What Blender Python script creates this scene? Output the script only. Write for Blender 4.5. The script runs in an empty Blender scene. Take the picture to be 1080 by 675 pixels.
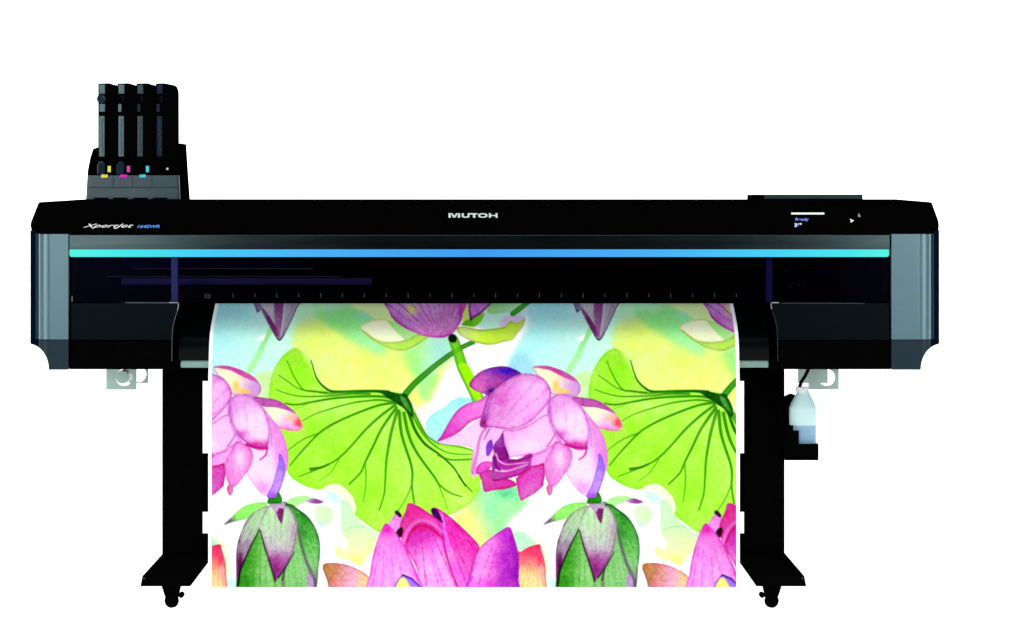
import bpy, bmesh, math, random
import numpy as np
from mathutils import Vector
random.seed(3); np.random.seed(3)
scn = bpy.context.scene
COL = scn.collection
R = math.radians

# ------------------------------------------------------------------ measure
S = 0.0028            # metres per photo pixel on the plane y = 0
D = 9.0               # camera distance from that plane
ZC = 1.168            # camera height
def P(px, py, y=0.0):
    k = S * (D + y) / D
    return Vector(((px - 510) * k, y, ZC - (py - 212) * k))
def PX(px, y=0.0): return P(px, 0, y).x
def PZ(py, y=0.0): return P(0, py, y).z

# ------------------------------------------------------------------ materials
def lin(c):
    c = np.asarray(c, float) / 255.0
    return tuple(np.where(c <= 0.04045, c / 12.92, ((c + 0.055) / 1.055) ** 2.4))
def principled(name):
    m = bpy.data.materials.new(name); m.use_nodes = True
    nt = m.node_tree
    return m, nt, nt.nodes['Principled BSDF']
def mat(name, base, rough=0.5, spec=0.2, metal=0.0, noise=0.0, nscale=(40, 40, 40), bump=0.0, rvar=0.0, emis=None, estr=0.0):
    m, nt, b = principled(name)
    base = tuple(base) + (1,)
    b.inputs['Base Color'].default_value = base
    b.inputs['Roughness'].default_value = rough
    b.inputs['Specular IOR Level'].default_value = spec
    b.inputs['Metallic'].default_value = metal
    tc = nt.nodes.new('ShaderNodeTexCoord'); mp = nt.nodes.new('ShaderNodeMapping')
    mp.inputs['Scale'].default_value = nscale
    nz = nt.nodes.new('ShaderNodeTexNoise'); nz.inputs['Scale'].default_value = 1.0; nz.inputs['Detail'].default_value = 5
    nt.links.new(tc.outputs['Object'], mp.inputs['Vector']); nt.links.new(mp.outputs['Vector'], nz.inputs['Vector'])
    if noise > 0:
        mr = nt.nodes.new('ShaderNodeMapRange'); mr.inputs['To Min'].default_value = 1 - noise; mr.inputs['To Max'].default_value = 1 + noise
        nt.links.new(nz.outputs['Fac'], mr.inputs['Value'])
        mx = nt.nodes.new('ShaderNodeVectorMath'); mx.operation = 'SCALE'
        mx.inputs[0].default_value = base[:3]
        nt.links.new(mr.outputs['Result'], mx.inputs['Scale']); nt.links.new(mx.outputs['Vector'], b.inputs['Base Color'])
    if rvar > 0:
        mr = nt.nodes.new('ShaderNodeMapRange'); mr.inputs['To Min'].default_value = max(0.02, rough - rvar); mr.inputs['To Max'].default_value = rough + rvar
        nt.links.new(nz.outputs['Fac'], mr.inputs['Value']); nt.links.new(mr.outputs['Result'], b.inputs['Roughness'])
    if bump > 0:
        bp = nt.nodes.new('ShaderNodeBump'); bp.inputs['Strength'].default_value = bump; bp.inputs['Distance'].default_value = 0.001
        nt.links.new(nz.outputs['Fac'], bp.inputs['Height']); nt.links.new(bp.outputs['Normal'], b.inputs['Normal'])
    if emis is not None:
        b.inputs['Emission Color'].default_value = tuple(emis) + (1,); b.inputs['Emission Strength'].default_value = estr
    return m
M = {}
M['black'] = mat('black_plastic', (0.0012, 0.0012, 0.0014), 0.45, 0.0, noise=0.3, bump=0.05)
M['steel_black'] = mat('black_painted_steel', (0.0012, 0.0012, 0.0012), 0.55, 0.0, noise=0.3, bump=0.05)
M['rubber'] = mat('black_rubber', (0.0015, 0.0015, 0.0015), 0.8, 0.0, noise=0.3)
M['gloss'] = mat('dark_gloss_plastic', (0.0008, 0.0016, 0.0024), 0.30, 0.06, nscale=(6, 6, 60), rvar=0.05)
M['frame'] = mat('brushed_dark_frame', (0.0006, 0.0010, 0.0012), 0.17, 0.68, nscale=(4, 6, 90), rvar=0.06, noise=.2)
M['cap'] = mat('grey_satin_plastic', (0.066, 0.118, 0.142), 0.24, 0.85, noise=0.10, nscale=(30, 30, 60), rvar=0.04)
M['cap_low'] = mat('dark_satin_plastic', (0.012, 0.024, 0.033), 0.3, 0.12, noise=0.12, nscale=(60, 30, 60))
M['corner'] = mat('slate_corner_shade', (0.010, 0.032, 0.05), 0.5, 0.0)
M['side_shade'] = mat('navy_black_side_shade', (0.0015, 0.004, 0.009), 0.5, 0.0)
M['purple'] = mat('violet_rail_reflection', (0.020, 0.012, 0.066), 0.42, 0.3, metal=.95, noise=0.15, nscale=(10, 10, 300), rvar=.05)
M['arm_lit'] = mat('violet_arm_reflection', (0.028, 0.029, 0.105), 0.4, 0.3, metal=.9, noise=.1)
M['edge_glint'] = mat('pale_edge_highlight', (0.45, 0.48, 0.5), 0.35, 0.5, metal=0.4, noise=0.3, nscale=(20, 20, 20))
M['zinc'] = mat('zinc_plate', (0.47, 0.62, 0.56), 0.45, 0.3, noise=0.12, nscale=(12, 12, 12), rvar=0.1)
M['roller'] = mat('grey_green_roller', (0.16, 0.27, 0.235), 0.3, 0.3, noise=0.35, nscale=(8, 8, 8))
M['tick'] = mat('pale_scale_print', (0.10, 0.11, 0.10), 0.6, 0.1)
M['logo'] = mat('pale_print', (0.55, 0.62, 0.58), 0.5, 0.1)
M['logo_white'] = mat('white_print', (0.9, 0.9, 0.88), 0.5, 0.1)
M['logo_blue'] = mat('blue_print', (0.10, 0.28, 0.75), 0.5, 0.1)
M['station'] = mat('slate_satin_plastic', (0.010, 0.036, 0.050), 0.24, 0.42, noise=0.25, nscale=(14, 14, 14), rvar=0.08)
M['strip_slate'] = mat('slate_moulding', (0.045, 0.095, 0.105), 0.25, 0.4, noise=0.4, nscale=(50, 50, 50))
M['strip_less_lit'] = mat('less_lit_slate_moulding', (0.012, 0.026, 0.036), 0.25, 0.3, noise=0.4, nscale=(50, 50, 50))  # slate strip with light falloff to the right put into the colour
M['strip_least_lit'] = mat('least_lit_slate_moulding', (0.009, 0.013, 0.03), 0.4, 0.06, noise=0.4, nscale=(50, 50, 50))  # darkest step of the same painted light falloff
M['knob'] = mat('navy_knob', (0.004, 0.013, 0.03), 0.35, 0.08)
M['yellow'] = mat('yellow_ink_tag', (0.85, 0.82, 0.05), 0.5, 0.2)
M['magenta'] = mat('magenta_ink_tag', (0.75, 0.01, 0.5), 0.5, 0.2)
M['pinktag'] = mat('pink_ink_tag', (0.7, 0.06, 0.38), 0.5, 0.2)
M['cyan'] = mat('cyan_ink_tag', (0.08, 0.62, 0.72), 0.5, 0.2)
M['whitetag'] = mat('white_ink_tag', (0.7, 0.7, 0.72), 0.5, 0.2)
M['screen_white'] = mat('lit_indicator_bar', (0.2, 0.2, 0.2), 0.4, 0.1, emis=(0.72, 0.9, 0.72), estr=1.0)
M['screen_blue'] = mat('lit_screen_text', (0.02, 0.02, 0.1), 0.4, 0.1, emis=(0.22, 0.30, 0.95), estr=0.9)
M['screen_pale'] = mat('lit_screen_icon', (0.1, 0.1, 0.2), 0.4, 0.1, emis=(0.6, 0.66, 0.95), estr=1.0)
M['panel_edge'] = mat('teal_panel_edge', (0.008, 0.028, 0.032), 0.3, 0.2)
M['white_cap'] = mat('white_screw_cap', (0.62, 0.66, 0.64), 0.5, 0.2, noise=.15)
M['hose'] = mat('black_hose', (0.003, 0.003, 0.003), 0.5, 0.1)
m = bpy.data.materials.new('backlit_white_floor'); m.use_nodes = True; nt = m.node_tree; nt.nodes.clear()
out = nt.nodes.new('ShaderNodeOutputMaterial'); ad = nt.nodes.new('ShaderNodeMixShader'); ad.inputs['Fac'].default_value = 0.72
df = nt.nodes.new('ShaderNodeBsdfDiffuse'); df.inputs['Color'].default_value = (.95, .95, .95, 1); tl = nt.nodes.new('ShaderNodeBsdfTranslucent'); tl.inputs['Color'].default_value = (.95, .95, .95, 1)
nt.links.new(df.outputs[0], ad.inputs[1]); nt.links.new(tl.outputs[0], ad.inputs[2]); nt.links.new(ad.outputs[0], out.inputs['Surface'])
M['floor'] = m  # translucent, so the glow added below washes out floor shadows
M['flat_white'] = mat('paper_back', (0.93, 0.93, 0.93), 0.8, 0.0)

for k_ in ('frame', 'cap', 'gloss'): M[k_].node_tree.nodes['Principled BSDF'].inputs['Specular Tint'].default_value = (0.72, 0.98, 1.0, 1)
# LED strip: the lamp itself is cyan at its ends and blue in the middle
m, nt, b = principled('light_strip_glow')
tc = nt.nodes.new('ShaderNodeTexCoord'); sp = nt.nodes.new('ShaderNodeSeparateXYZ'); rp = nt.nodes.new('ShaderNodeValToRGB')
mr = nt.nodes.new('ShaderNodeMapRange'); mr.inputs['From Min'].default_value = -1.224; mr.inputs['From Max'].default_value = 1.20
nt.links.new(tc.outputs['Object'], sp.inputs['Vector']); nt.links.new(sp.outputs['X'], mr.inputs['Value']); nt.links.new(mr.outputs['Result'], rp.inputs['Fac'])
stops = [(0, (84, 250, 232)), (0.07, (64, 238, 240)), (0.17, (66, 208, 250)), (0.30, (66, 180, 250)), (0.5, (54, 158, 246)), (0.72, (66, 180, 250)), (0.86, (66, 214, 248)), (0.95, (68, 236, 240)), (1.0, (84, 250, 225))]
while len(rp.color_ramp.elements) < len(stops): rp.color_ramp.elements.new(0.5)
for e, (p_, c_) in zip(rp.color_ramp.elements, stops): e.position = p_; e.color = lin(c_) + (1,)
b.inputs['Base Color'].default_value = (0.01, 0.02, 0.03, 1); b.inputs['Specular IOR Level'].default_value = 0.05
nt.links.new(rp.outputs['Color'], b.inputs['Emission Color']); b.inputs['Emission Strength'].default_value = 0.92
M['led'] = m

# smoked window pane: tinted see-through sheet with a faint gloss
m = bpy.data.materials.new('smoked_pane'); m.use_nodes = True; nt = m.node_tree; nt.nodes.clear()
out = nt.nodes.new('ShaderNodeOutputMaterial'); mx = nt.nodes.new('ShaderNodeMixShader'); tr = nt.nodes.new('ShaderNodeBsdfTransparent'); gl = nt.nodes.new('ShaderNodeBsdfGlossy')
tr.inputs['Color'].default_value = (0.93, 0.92, 0.97, 1); gl.inputs['Roughness'].default_value = 0.15; gl.inputs['Color'].default_value = (0.3, 0.3, 0.9, 1)
mx.inputs['Fac'].default_value = 0.001
nt.links.new(tr.outputs[0], mx.inputs[1]); nt.links.new(gl.outputs[0], mx.inputs[2]); nt.links.new(mx.outputs[0], out.inputs['Surface'])
M['pane'] = m

# waste bottle: pale plastic above, bluish liquid showing in the lower half (object-space height)
m, nt, b = principled('milky_bottle_plastic')
tc = nt.nodes.new('ShaderNodeTexCoord'); sp = nt.nodes.new('ShaderNodeSeparateXYZ'); rp = nt.nodes.new('ShaderNodeValToRGB')
mr = nt.nodes.new('ShaderNodeMapRange'); mr.inputs['From Min'].default_value = 0.0; mr.inputs['From Max'].default_value = 0.17
nt.links.new(tc.outputs['Object'], sp.inputs['Vector']); nt.links.new(sp.outputs['Z'], mr.inputs['Value']); nt.links.new(mr.outputs['Result'], rp.inputs['Fac'])
stops = [(0, lin((112, 154, 184))), (0.52, lin((132, 168, 192))), (0.545, lin((188, 216, 216))), (1, lin((178, 208, 208)))]
while len(rp.color_ramp.elements) < 4: rp.color_ramp.elements.new(0.5)
for e, (p_, c_) in zip(rp.color_ramp.elements, stops): e.position = p_; e.color = tuple(c_) + (1,)
nt.links.new(rp.outputs['Color'], b.inputs['Base Color']); b.inputs['Roughness'].default_value = 0.35; b.inputs['Specular IOR Level'].default_value = 0.3
M['bottle'] = m

# ------------------------------------------------------------------ mesh helpers
def V(*a): return Vector(a)
def new_bm(): return bmesh.new()
def add_box(bm, x0, x1, y0, y1, z0, z1, bev=0.0, seg=2):
    if x0 > x1: x0, x1 = x1, x0
    if z0 > z1: z0, z1 = z1, z0
    vs = [bm.verts.new((x, y, z)) for x in (x0, x1) for y in (y0, y1) for z in (z0, z1)]
    q = [(0, 1, 3, 2), (4, 6, 7, 5), (0, 4, 5, 1), (2, 3, 7, 6), (0, 2, 6, 4), (1, 5, 7, 3)]
    fs = [bm.faces.new([vs[i] for i in f]) for f in q]
    if bev > 0:
        es = list({e for f in fs for e in f.edges})
        bmesh.ops.bevel(bm, geom=es, offset=bev, segments=seg, profile=0.5, affect='EDGES', clamp_overlap=True)
def pbox(bm, a, b_, c, d, y0, y1, bev=0.0, seg=2):
    """box whose front face covers photo columns a..b_ and rows c..d when it stands at depth y0"""
    add_box(bm, PX(a, y0), PX(b_, y0), y0, y1, PZ(d, y0), PZ(c, y0), bev, seg)
def add_prism(bm, pts, y0, y1, bev=0.0, yf=None):
    """front outline in world (x, z), pushed back from y0 to y1; yf(x, z) can lean the front face"""
    n = len(pts)
    f = [bm.verts.new((p[0], yf(p[0], p[1]) if yf else y0, p[1])) for p in pts]
    g = [bm.verts.new((p[0], y1, p[1])) for p in pts]
    fs = [bm.faces.new(f), bm.faces.new(g[::-1])]
    for i in range(n):
        j = (i + 1) % n
        fs.append(bm.faces.new([f[j], f[i], g[i], g[j]]))
    if bev > 0:
        es = list({e for fc in fs for e in fc.edges})
        bmesh.ops.bevel(bm, geom=es, offset=bev, segments=2, profile=0.5, affect='EDGES', clamp_overlap=True)
def pprism(bm, pix, y0, y1, bev=0.0):
    add_prism(bm, [(PX(a, y0), PZ(b_, y0)) for a, b_ in pix], y0, y1, bev)
def add_cyl(bm, c, r, h, axis='Y', seg=32, bev=0.0):
    """cylinder centred on c, length h along axis"""
    res = bmesh.ops.create_cone(bm, cap_ends=True, segments=seg, radius1=r, radius2=r, depth=h)
    vs = res['verts']
    rot = {'Z': None, 'Y': ('X', 90), 'X': ('Y', 90)}[axis]
    if rot:
        from mathutils import Matrix
        bmesh.ops.rotate(bm, verts=vs, cent=(0, 0, 0), matrix=Matrix.Rotation(R(rot[1]), 3, rot[0]))
    bmesh.ops.translate(bm, verts=vs, vec=c)
    if bev > 0:
        es = [e for e in {e for v in vs for e in v.link_edges} if len(e.link_faces) == 2 and e.calc_face_angle(0) > 1.0]
        bmesh.ops.bevel(bm, geom=es, offset=bev, segments=2, profile=0.5, affect='EDGES', clamp_overlap=True)
def add_tube(bm, pts, r, seg=8):
    pts = [Vector(p) for p in pts]; rings = []
    for i, p in enumerate(pts):
        t = (pts[min(i + 1, len(pts) - 1)] - pts[max(i - 1, 0)]).normalized()
        a = t.orthogonal().normalized() if i == 0 else (rings_n - t * rings_n.dot(t)).normalized()
        rings_n = a; b_ = t.cross(a)
        rings.append([bm.verts.new(p + r * (math.cos(k * 2 * math.pi / seg) * a + math.sin(k * 2 * math.pi / seg) * b_)) for k in range(seg)])
    for A, B in zip(rings, rings[1:]):
        for k in range(seg): bm.faces.new([A[k], A[(k + 1) % seg], B[(k + 1) % seg], B[k]])
    bm.faces.new(rings[0][::-1]); bm.faces.new(rings[-1])
def add_lathe(bm, prof, cx, cy, sx=1.0, sy=1.0, seg=40, power=1.0):
    rings = []
    for r, z in prof:
        ring = []
        for k in range(seg):
            a = 2 * math.pi * k / seg; c, s = math.cos(a), math.sin(a)
            c = math.copysign(abs(c) ** power, c); s = math.copysign(abs(s) ** power, s)
            ring.append(bm.verts.new((cx + r * sx * c, cy + r * sy * s, z)))
        rings.append(ring)
    for A, B in zip(rings, rings[1:]):
        for k in range(seg): bm.faces.new([A[k], A[(k + 1) % seg], B[(k + 1) % seg], B[k]])
    bm.faces.new(rings[0][::-1]); bm.faces.new(rings[-1])
def tag(o, label=None, cat=None, group=None, kind=None):
    if label: o['label'] = label
    if cat: o['category'] = cat
    if group: o['group'] = group
    if kind: o['kind'] = kind
    return o
def base_of(o):
    while o.parent: o = o.parent
    return Vector(o.location)
def obj(name, bm, m, parent=None, loc=None, smooth=35):
    """bm holds world coordinates; the mesh is stored relative to the thing's base"""
    me = bpy.data.meshes.new(name)
    off = base_of(parent) if parent else Vector(loc or (0, 0, 0))
    bmesh.ops.translate(bm, verts=bm.verts[:], vec=-off)
    bmesh.ops.recalc_face_normals(bm, faces=bm.faces[:])
    bm.to_mesh(me); bm.free(); me.materials.append(M[m] if isinstance(m, str) else m)
    o = bpy.data.objects.new(name, me); COL.objects.link(o)
    if parent: o.parent = parent
    else: o.location = off
    if smooth:
        me.polygons.foreach_set('use_smooth', [True] * len(me.polygons)); me.set_sharp_from_angle(angle=R(smooth))
        if smooth != 50: wn = o.modifiers.new('weighted_normal', 'WEIGHTED_NORMAL'); wn.keep_sharp = True
    return o
def empty(name, loc):
    o = bpy.data.objects.new(name, None); COL.objects.link(o); o.location = loc; o.empty_display_size = 0.1
    return o

# ------------------------------------------------------------------ the printer
printer = empty('wide_format_printer', (0, 0.25, 0))
tag(printer, 'wide black floor-standing banner printer with grey ends and glowing blue front strip', 'printer')

# --- top cover: long black hood, front face leaning back
YT = lambda z: 0.045 * max(0.0, (z - PZ(247))) / (PZ(210) - PZ(247))
out_px = [(33, 243), (32, 238), (32.4, 234), (40.5, 213.6), (42, 213), (90, 210), (945, 210), (981, 213), (983, 213.8), (990, 233), (990.5, 238), (990, 243), (984, 246.2), (978, 246.8), (44, 246.8), (38, 246)]
def hood_y(a, b_): return YT(PZ(b_)) - 0.012 + 0.10 * (max(0, abs(a - 511) - 463) / 16) ** 1.6
hood_pts = [(P(a, b_, hood_y(a, b_)), hood_y(a, b_)) for a, b_ in out_px]
bm = new_bm()
yl = {(round(q.x, 5), round(q.z, 5)): y for q, y in hood_pts}
add_prism(bm, [(q.x, q.z) for q, y in hood_pts], 0, 0.72, 0.002, yf=lambda x, z: yl[(round(x, 5), round(z, 5))])
hood = obj('top_cover', bm, 'black', printer)

# --- chassis behind everything
bm = new_bm(); add_box(bm, PX(73), PX(938), 0.40, 0.70, PZ(388, 0), PZ(247.5, 0), 0.004)
add_box(bm, PX(187) , PX(812), 0.34, 0.398, PZ(402, .34), PZ(388, 0), 0.003)
obj('chassis', bm, 'black', printer)

# --- side covers
def side_cover(mirror):
    c = 511.3
    fx = (lambda p: 2 * c - p - max(0, p - 56) * .644) if mirror else (lambda p: p)
    cols = [(72, .0), (64, 0), (56, 0), (53, .0), (51.5, .0003), (50, .0010), (48.5, .0021), (47, .0037), (45.5, .0058), (44, .0086), (42.5, .0122), (41, .0168), (39.5, .0225), (37.5, .033), (35, .047), (33.3, .065), (32.2, .09), (32, .12), (32, .40), (32, .70)]
    # upper
    def build(zt, zb, ybias, sub):
        bm = new_bm(); A = []; B = []; A2 = []; B2 = []
        cols = sub
        for p_, y in sub:
            y = y + ybias; x = PX(fx(p_), min(y, .12))
            A.append(bm.verts.new((x, y, PZ(zt(p_))))); B.append(bm.verts.new((x, y, PZ(zb(p_)))))
        for i in range(len(cols) - 1): bm.faces.new([A[i], A[i + 1], B[i + 1], B[i]])
        xi = PX(fx(72)); ye = sub[-1][1] + ybias + (.02 if sub[0][0] == 72 else 0)
        if sub[0][0] == 72: A.append(bm.verts.new((A[-1].co.x, ye, A[-1].co.z))); B.append(bm.verts.new((B[-1].co.x, ye, B[-1].co.z))); bm.faces.new([A[-2], A[-1], B[-1], B[-2]])
        a = bm.verts.new((xi, ye, PZ(zt(72)))); b_ = bm.verts.new((xi, ye, PZ(zb(72))))
        bm.faces.new([A[0], B[0], b_, a]); bm.faces.new([A[-1], a, b_, B[-1]])
        bm.faces.new(A + [a]); bm.faces.new((B + [b_])[::-1])
        return bm
    up = obj('side_cover', build(lambda p: 246.9, lambda p: 358.0, 0.0, [q for q in cols if q[0] > 40]), 'cap', printer, smooth=50)
    obj('side_panel', build(lambda p: 243.5, lambda p: 358.0 + (4.0 if p < 34 else 0), 0.001, [q for q in cols if q[0] < 38.5]), 'side_shade', printer, smooth=50)  # dark falloff of the rounded edge is put into this navy-black
    obj('corner_shade_band', build(lambda p: 246.5, lambda p: 358.0, 0.0006, [q for q in cols if 36 < q[0] < 42]), 'corner', printer, smooth=50)  # added band, steps the curved edge's shade down to black
    bm = new_bm(); add_box(bm, PX(fx(72)) , PX(fx(72)) + (-.02 if mirror else .02), .03, .40, PZ(389), PZ(247.5)); obj('inner_wall', bm, 'black', printer)
    # lower, with the concave bite at its outer bottom corner; a front polygon pushed straight back
    pts = []
    n = 14
    arc = [(32.0, 364)] + [(32 + 19.5 * math.sin(t), 390 - 26 * math.cos(t)) for t in [math.pi / 2 * k / n for k in range(1, n + 1)]]
    def yfront(p):   # same plan rounding as above
        for (p0, y0), (p1, y1) in zip(cols, cols[1:]):
            if p1 <= p <= p0 and p0 != p1: return y0 + (y1 - y0) * (p0 - p) / (p0 - p1)
        return .12 if p <= 32 else 0.0
    colsx = sorted({32.0, 32.3, 33.3, 35, 37.5, 39.5, 41, 42.5, 44, 45.5, 47, 48.5, 49.2, 49.8, 50.5, 51, 51.3, 51.5, 56, 64, 72})
    def zb(p):
        if p >= 51.5: return 390.0
        u = min(1, max(0, (p - 32) / 19.5)); return 390 - 26 * math.sqrt(max(0, 1 - u * u))
    bm = new_bm(); A = []; B = []; A2 = []; B2 = []
    for p_ in colsx:
        y = yfront(p_) + 0.0035; x = PX(fx(p_), y)
        A.append(bm.verts.new((x, y, PZ(358.7)))); B.append(bm.verts.new((x, y, PZ(zb(p_)))))
        A2.append(bm.verts.new((x, 0.70, PZ(358.7)))); B2.append(bm.verts.new((x, 0.70, PZ(zb(p_)))))
    for i in range(len(colsx) - 1):
        bm.faces.new([A[i], A[i + 1], B[i + 1], B[i]]); bm.faces.new([A2[i + 1], A2[i], B2[i], B2[i + 1]])
        bm.faces.new([A[i], A2[i], A2[i + 1], A[i + 1]]); bm.faces.new([B[i + 1], B2[i + 1], B2[i], B[i]])
    bm.faces.new([A[0], B[0], B2[0], A2[0]]); bm.faces.new([A[-1], A2[-1], B2[-1], B[-1]])
    lo = obj('lower_side_cover', bm, 'cap_low', printer, smooth=50)
    lo.data.materials.append(M['side_shade']); xlim = PX(fx(40.6), .015)
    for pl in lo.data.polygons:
        if (pl.center.x - xlim) * (1 if mirror else -1) > 0: pl.material_index = 1  # outer end takes the painted edge shade
side_cover(False); side_cover(True)

# --- door with its frame, strip lamp and pane
bm = new_bm(); pbox(bm, 73.2, 938.3, 248.0, 262.9, 0.0, 0.03, 0.0008)
door = obj('front_door', bm, 'frame', printer)
bm = new_bm()
z0, z1 = PZ(271, -0.004), PZ(263.2, -0.004); xa, xb = PX(73.3, -.004), PX(937.8, -.004)
pts = [(xa, z1), (xa, z0 + .006), (xa + .003, z0 + .001), (xa + .006, z0), (xb - .006, z0), (xb - .003, z0 + .001), (xb, z0 + .006), (xb, z1)]
add_prism(bm, pts, -0.004, 0.02)
obj('light_strip', bm, 'led', door, smooth=0)
bm = new_bm(); pbox(bm, 75.5, 936, 271.4, 319, 0.012, 0.016)
pane = obj('window_pane', bm, 'pane', door)
bm = new_bm(); pbox(bm, 75.6, 79, 271.5, 319, 0.018, 0.06, .001); obj('window_frame', bm, 'black', door)
bm = new_bm(); pbox(bm, 934, 938, 271.5, 319, 0.018, 0.06, .001); obj('window_frame', bm, 'black', door)
for a, b_, mm in ((180.5, 187.5, 'arm_lit'), (808, 814.5, 'arm_dim')):  # violet reflections put into the arm colours, dimmer copy on the right
    if mm == 'arm_dim': M['arm_dim'] = mat('dim_arm_reflection', (0.0035, 0.002, 0.03), 0.3, 0.05)
    bm = new_bm(); pbox(bm, a, b_, 271.6, 318.4, 0.022, 0.05, 0.0015); obj('door_arm', bm, mm, door)

# --- inside: carriage rail, beams, platen scale
bm = new_bm(); pbox(bm, 128, 320, 271, 283, 0.30, 0.39, 0.002)
obj('rail_cover', bm, mat('navy_rail_cover', (0.0006, 0.0004, 0.011), 0.42, 0.1, metal=.95), printer)
bm = new_bm(); pbox(bm, 128, 392, 293.2, 300.4, 0.285, 0.38, 0.0015)  # reflected streak is put into the rail's violet tint and cut length
obj('carriage_rail', bm, 'purple', printer)
M['wire'] = mat('dim_steel_wire', (0.06, 0.06, 0.08), 0.4, 0.2)
bm = new_bm(); pbox(bm, 140, 330, 283.0, 283.5, 0.29, 0.298); obj('rail_wire', bm, 'wire', printer)
bm = new_bm(); pbox(bm, 112, 360, 291.3, 291.8, 0.29, 0.298); obj('rail_wire', bm, 'wire', printer)
bm = new_bm(); pbox(bm, 187, 812, 303, 320, 0.222, 0.395, 0.002)
scale = obj('platen_scale', bm, 'black', printer)
x = 245.8; k = 0
while x < 790:
    hgt = 5.0 if k % 2 == 0 else 3.8
    bm = new_bm(); pbox(bm, x - .32, x + .32, 311.5 - hgt / 2, 311.5 + hgt / 2, 0.2210, 0.2222); x += 23.08; k += 1
    obj('scale_mark', bm, 'tick', scale, smooth=0)
def text_mesh(body, px0, px1, py0, py1, y, m, parent, name, shear=0.0, bold=0.0, yf=None):
    cu = bpy.data.curves.new(name, 'FONT'); cu.body = body; cu.size = 1; cu.shear = shear; cu.offset = bold; cu.extrude = 0
    t = bpy.data.objects.new(name + '_tmp', cu); COL.objects.link(t); bpy.context.view_layer.update()
    me = bpy.data.meshes.new_from_object(t.evaluated_get(bpy.context.evaluated_depsgraph_get()))
    bpy.data.objects.remove(t); bm = new_bm(); bm.from_mesh(me); bpy.data.meshes.remove(me)
    xs = [v.co.x for v in bm.verts]; ys = [v.co.y for v in bm.verts]
    a, b_, c, d = min(xs), max(xs), min(ys), max(ys)
    for v in bm.verts:
        px = px0 + (v.co.x - a) / (b_ - a) * (px1 - px0); py = py1 + (v.co.y - c) / (d - c) * (py0 - py1)
        yy = yf(PZ(py)) if yf else y
        q = P(px, py, yy); v.co = q
    return obj(name, bm, m, parent, smooth=0)
YF = lambda z: YT(z) - 0.0135
text_mesh('1020', 215.5, 222, 310.0, 314.6, 0.221, 'tick', scale, 'scale_number', bold=.01)
text_mesh('XpertJet', 87.5, 141, 236.0, 241.2, 0, 'logo_white', hood, 'model_lettering', shear=0.55, bold=.0, yf=YF)
text_mesh('1642WR', 144.5, 168.5, 237.2, 240.4, 0, 'logo_blue', hood, 'model_number', shear=0.4, bold=.02, yf=YF)

# maker's lettering, drawn as bars
bm = new_bm()
def plate(bm, quad):   # quad in photo pixels on the leaning hood face
    f = [bm.verts.new(P(a, b_, YF(PZ(b_)))) for a, b_ in quad]
    g = [bm.verts.new(v.co + V(0, 0.0012, 0)) for v in f]
    bm.faces.new(f); n = len(f)
    for i in range(n): bm.faces.new([f[(i + 1) % n], f[i], g[i], g[(i + 1) % n]])
T, B = 224.9, 229.6
for q in ([(473, T), (475.4, T), (475.4, B), (473, B)], [(482.8, T), (485.2, T), (485.2, B), (482.8, B)],
          [(475.4, T), (477.2, T), (480.2, B - .3), (478, B)], [(482.8, T), (481, T), (478, B - .3), (480.2, B)],
          [(487, T), (489.2, T), (489.2, B - .3), (487.5, B - .6), (487, B - 1.4)], [(489.2, B - 1.3), (493.2, B - 1.3), (493.2, B), (489, B)], [(493.2, T), (495.2, T), (495.2, B - 1.2), (494.6, B - .2), (493.2, B)],
          [(495.2, T), (503.6, T), (503.6, T + 1.3), (495.2, T + 1.3)], [(498.8, T + 1.3), (501.4, T + 1.3), (501.4, B), (498.8, B)],
          [(515.6, T), (517.8, T), (517.8, B), (515.6, B)], [(522.6, T), (524.8, T), (524.8, B), (522.6, B)], [(517.8, 226.7), (522.6, 226.7), (522.6, 227.9), (517.8, 227.9)]):
    plate(bm, q)
n = 22
for k in range(n):
    a, b_ = 2 * math.pi * k / n, 2 * math.pi * (k + 1) / n
    se = lambda t, rx, ry: (509.2 + rx * math.copysign(abs(math.cos(t)) ** .75, math.cos(t)), 227.25 + ry * math.copysign(abs(math.sin(t)) ** .8, math.sin(t)))
    plate(bm, [se(a, 4.9, 2.35), se(b_, 4.9, 2.35), se(b_, 2.7, 1.2), se(a, 2.7, 1.2)])
obj('maker_lettering', bm, 'logo', hood, smooth=0)

# --- operation panel on the right of the hood
bm = new_bm(); pbox(bm, 794, 910, 205.2, 211, 0.10, 0.30, 0.002)
panel = obj('operation_panel', bm, 'black', printer)
bm = new_bm(); pbox(bm, 806, 909, 206.2, 209.6, 0.0985, 0.1005, 0.0003); obj('panel_rim', bm, 'panel_edge', panel)
bm = new_bm(); plate(bm, [(834.6, 224.2), (869.4, 224.2), (869.4, 226.2), (834.6, 226.2)]); obj('status_bar', bm, 'screen_white', hood, smooth=0)
text_mesh('Ready', 839, 853, 229.8, 233.6, 0, 'screen_blue', hood, 'screen_text', bold=.03, yf=YF)
text_mesh('36\u00b0', 838, 845.6, 235.2, 239.4, 0, 'screen_pale', hood, 'screen_icon', bold=.06, yf=YF)
bm = new_bm(); plate(bm, [(896, 230.6), (900.8, 232.6), (897, 234.8), (897.6, 232.7)]); obj('arrow_key', bm, 'logo_white', hood, smooth=0)
bm = new_bm(); plate(bm, [(905.2, 225), (906.2, 225.4), (908, 228.6), (905, 228.8)]); obj('menu_key', bm, mat('grey_print', (.25, .25, .25), .5, .1), hood, smooth=0)
M['dull'] = mat('dull_print', (.03, .03, .03), .5, .1)
for q in ((828, 286.5), (833.4, 301), (843, 301), (847.6, 301)):
    bm = new_bm(); pbox(bm, q[0] - .5, q[0] + .5, q[1] - .8, q[1] + .8, 0.29, 0.30); obj('carriage_fastener', bm, 'dull', printer, smooth=0)

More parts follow.
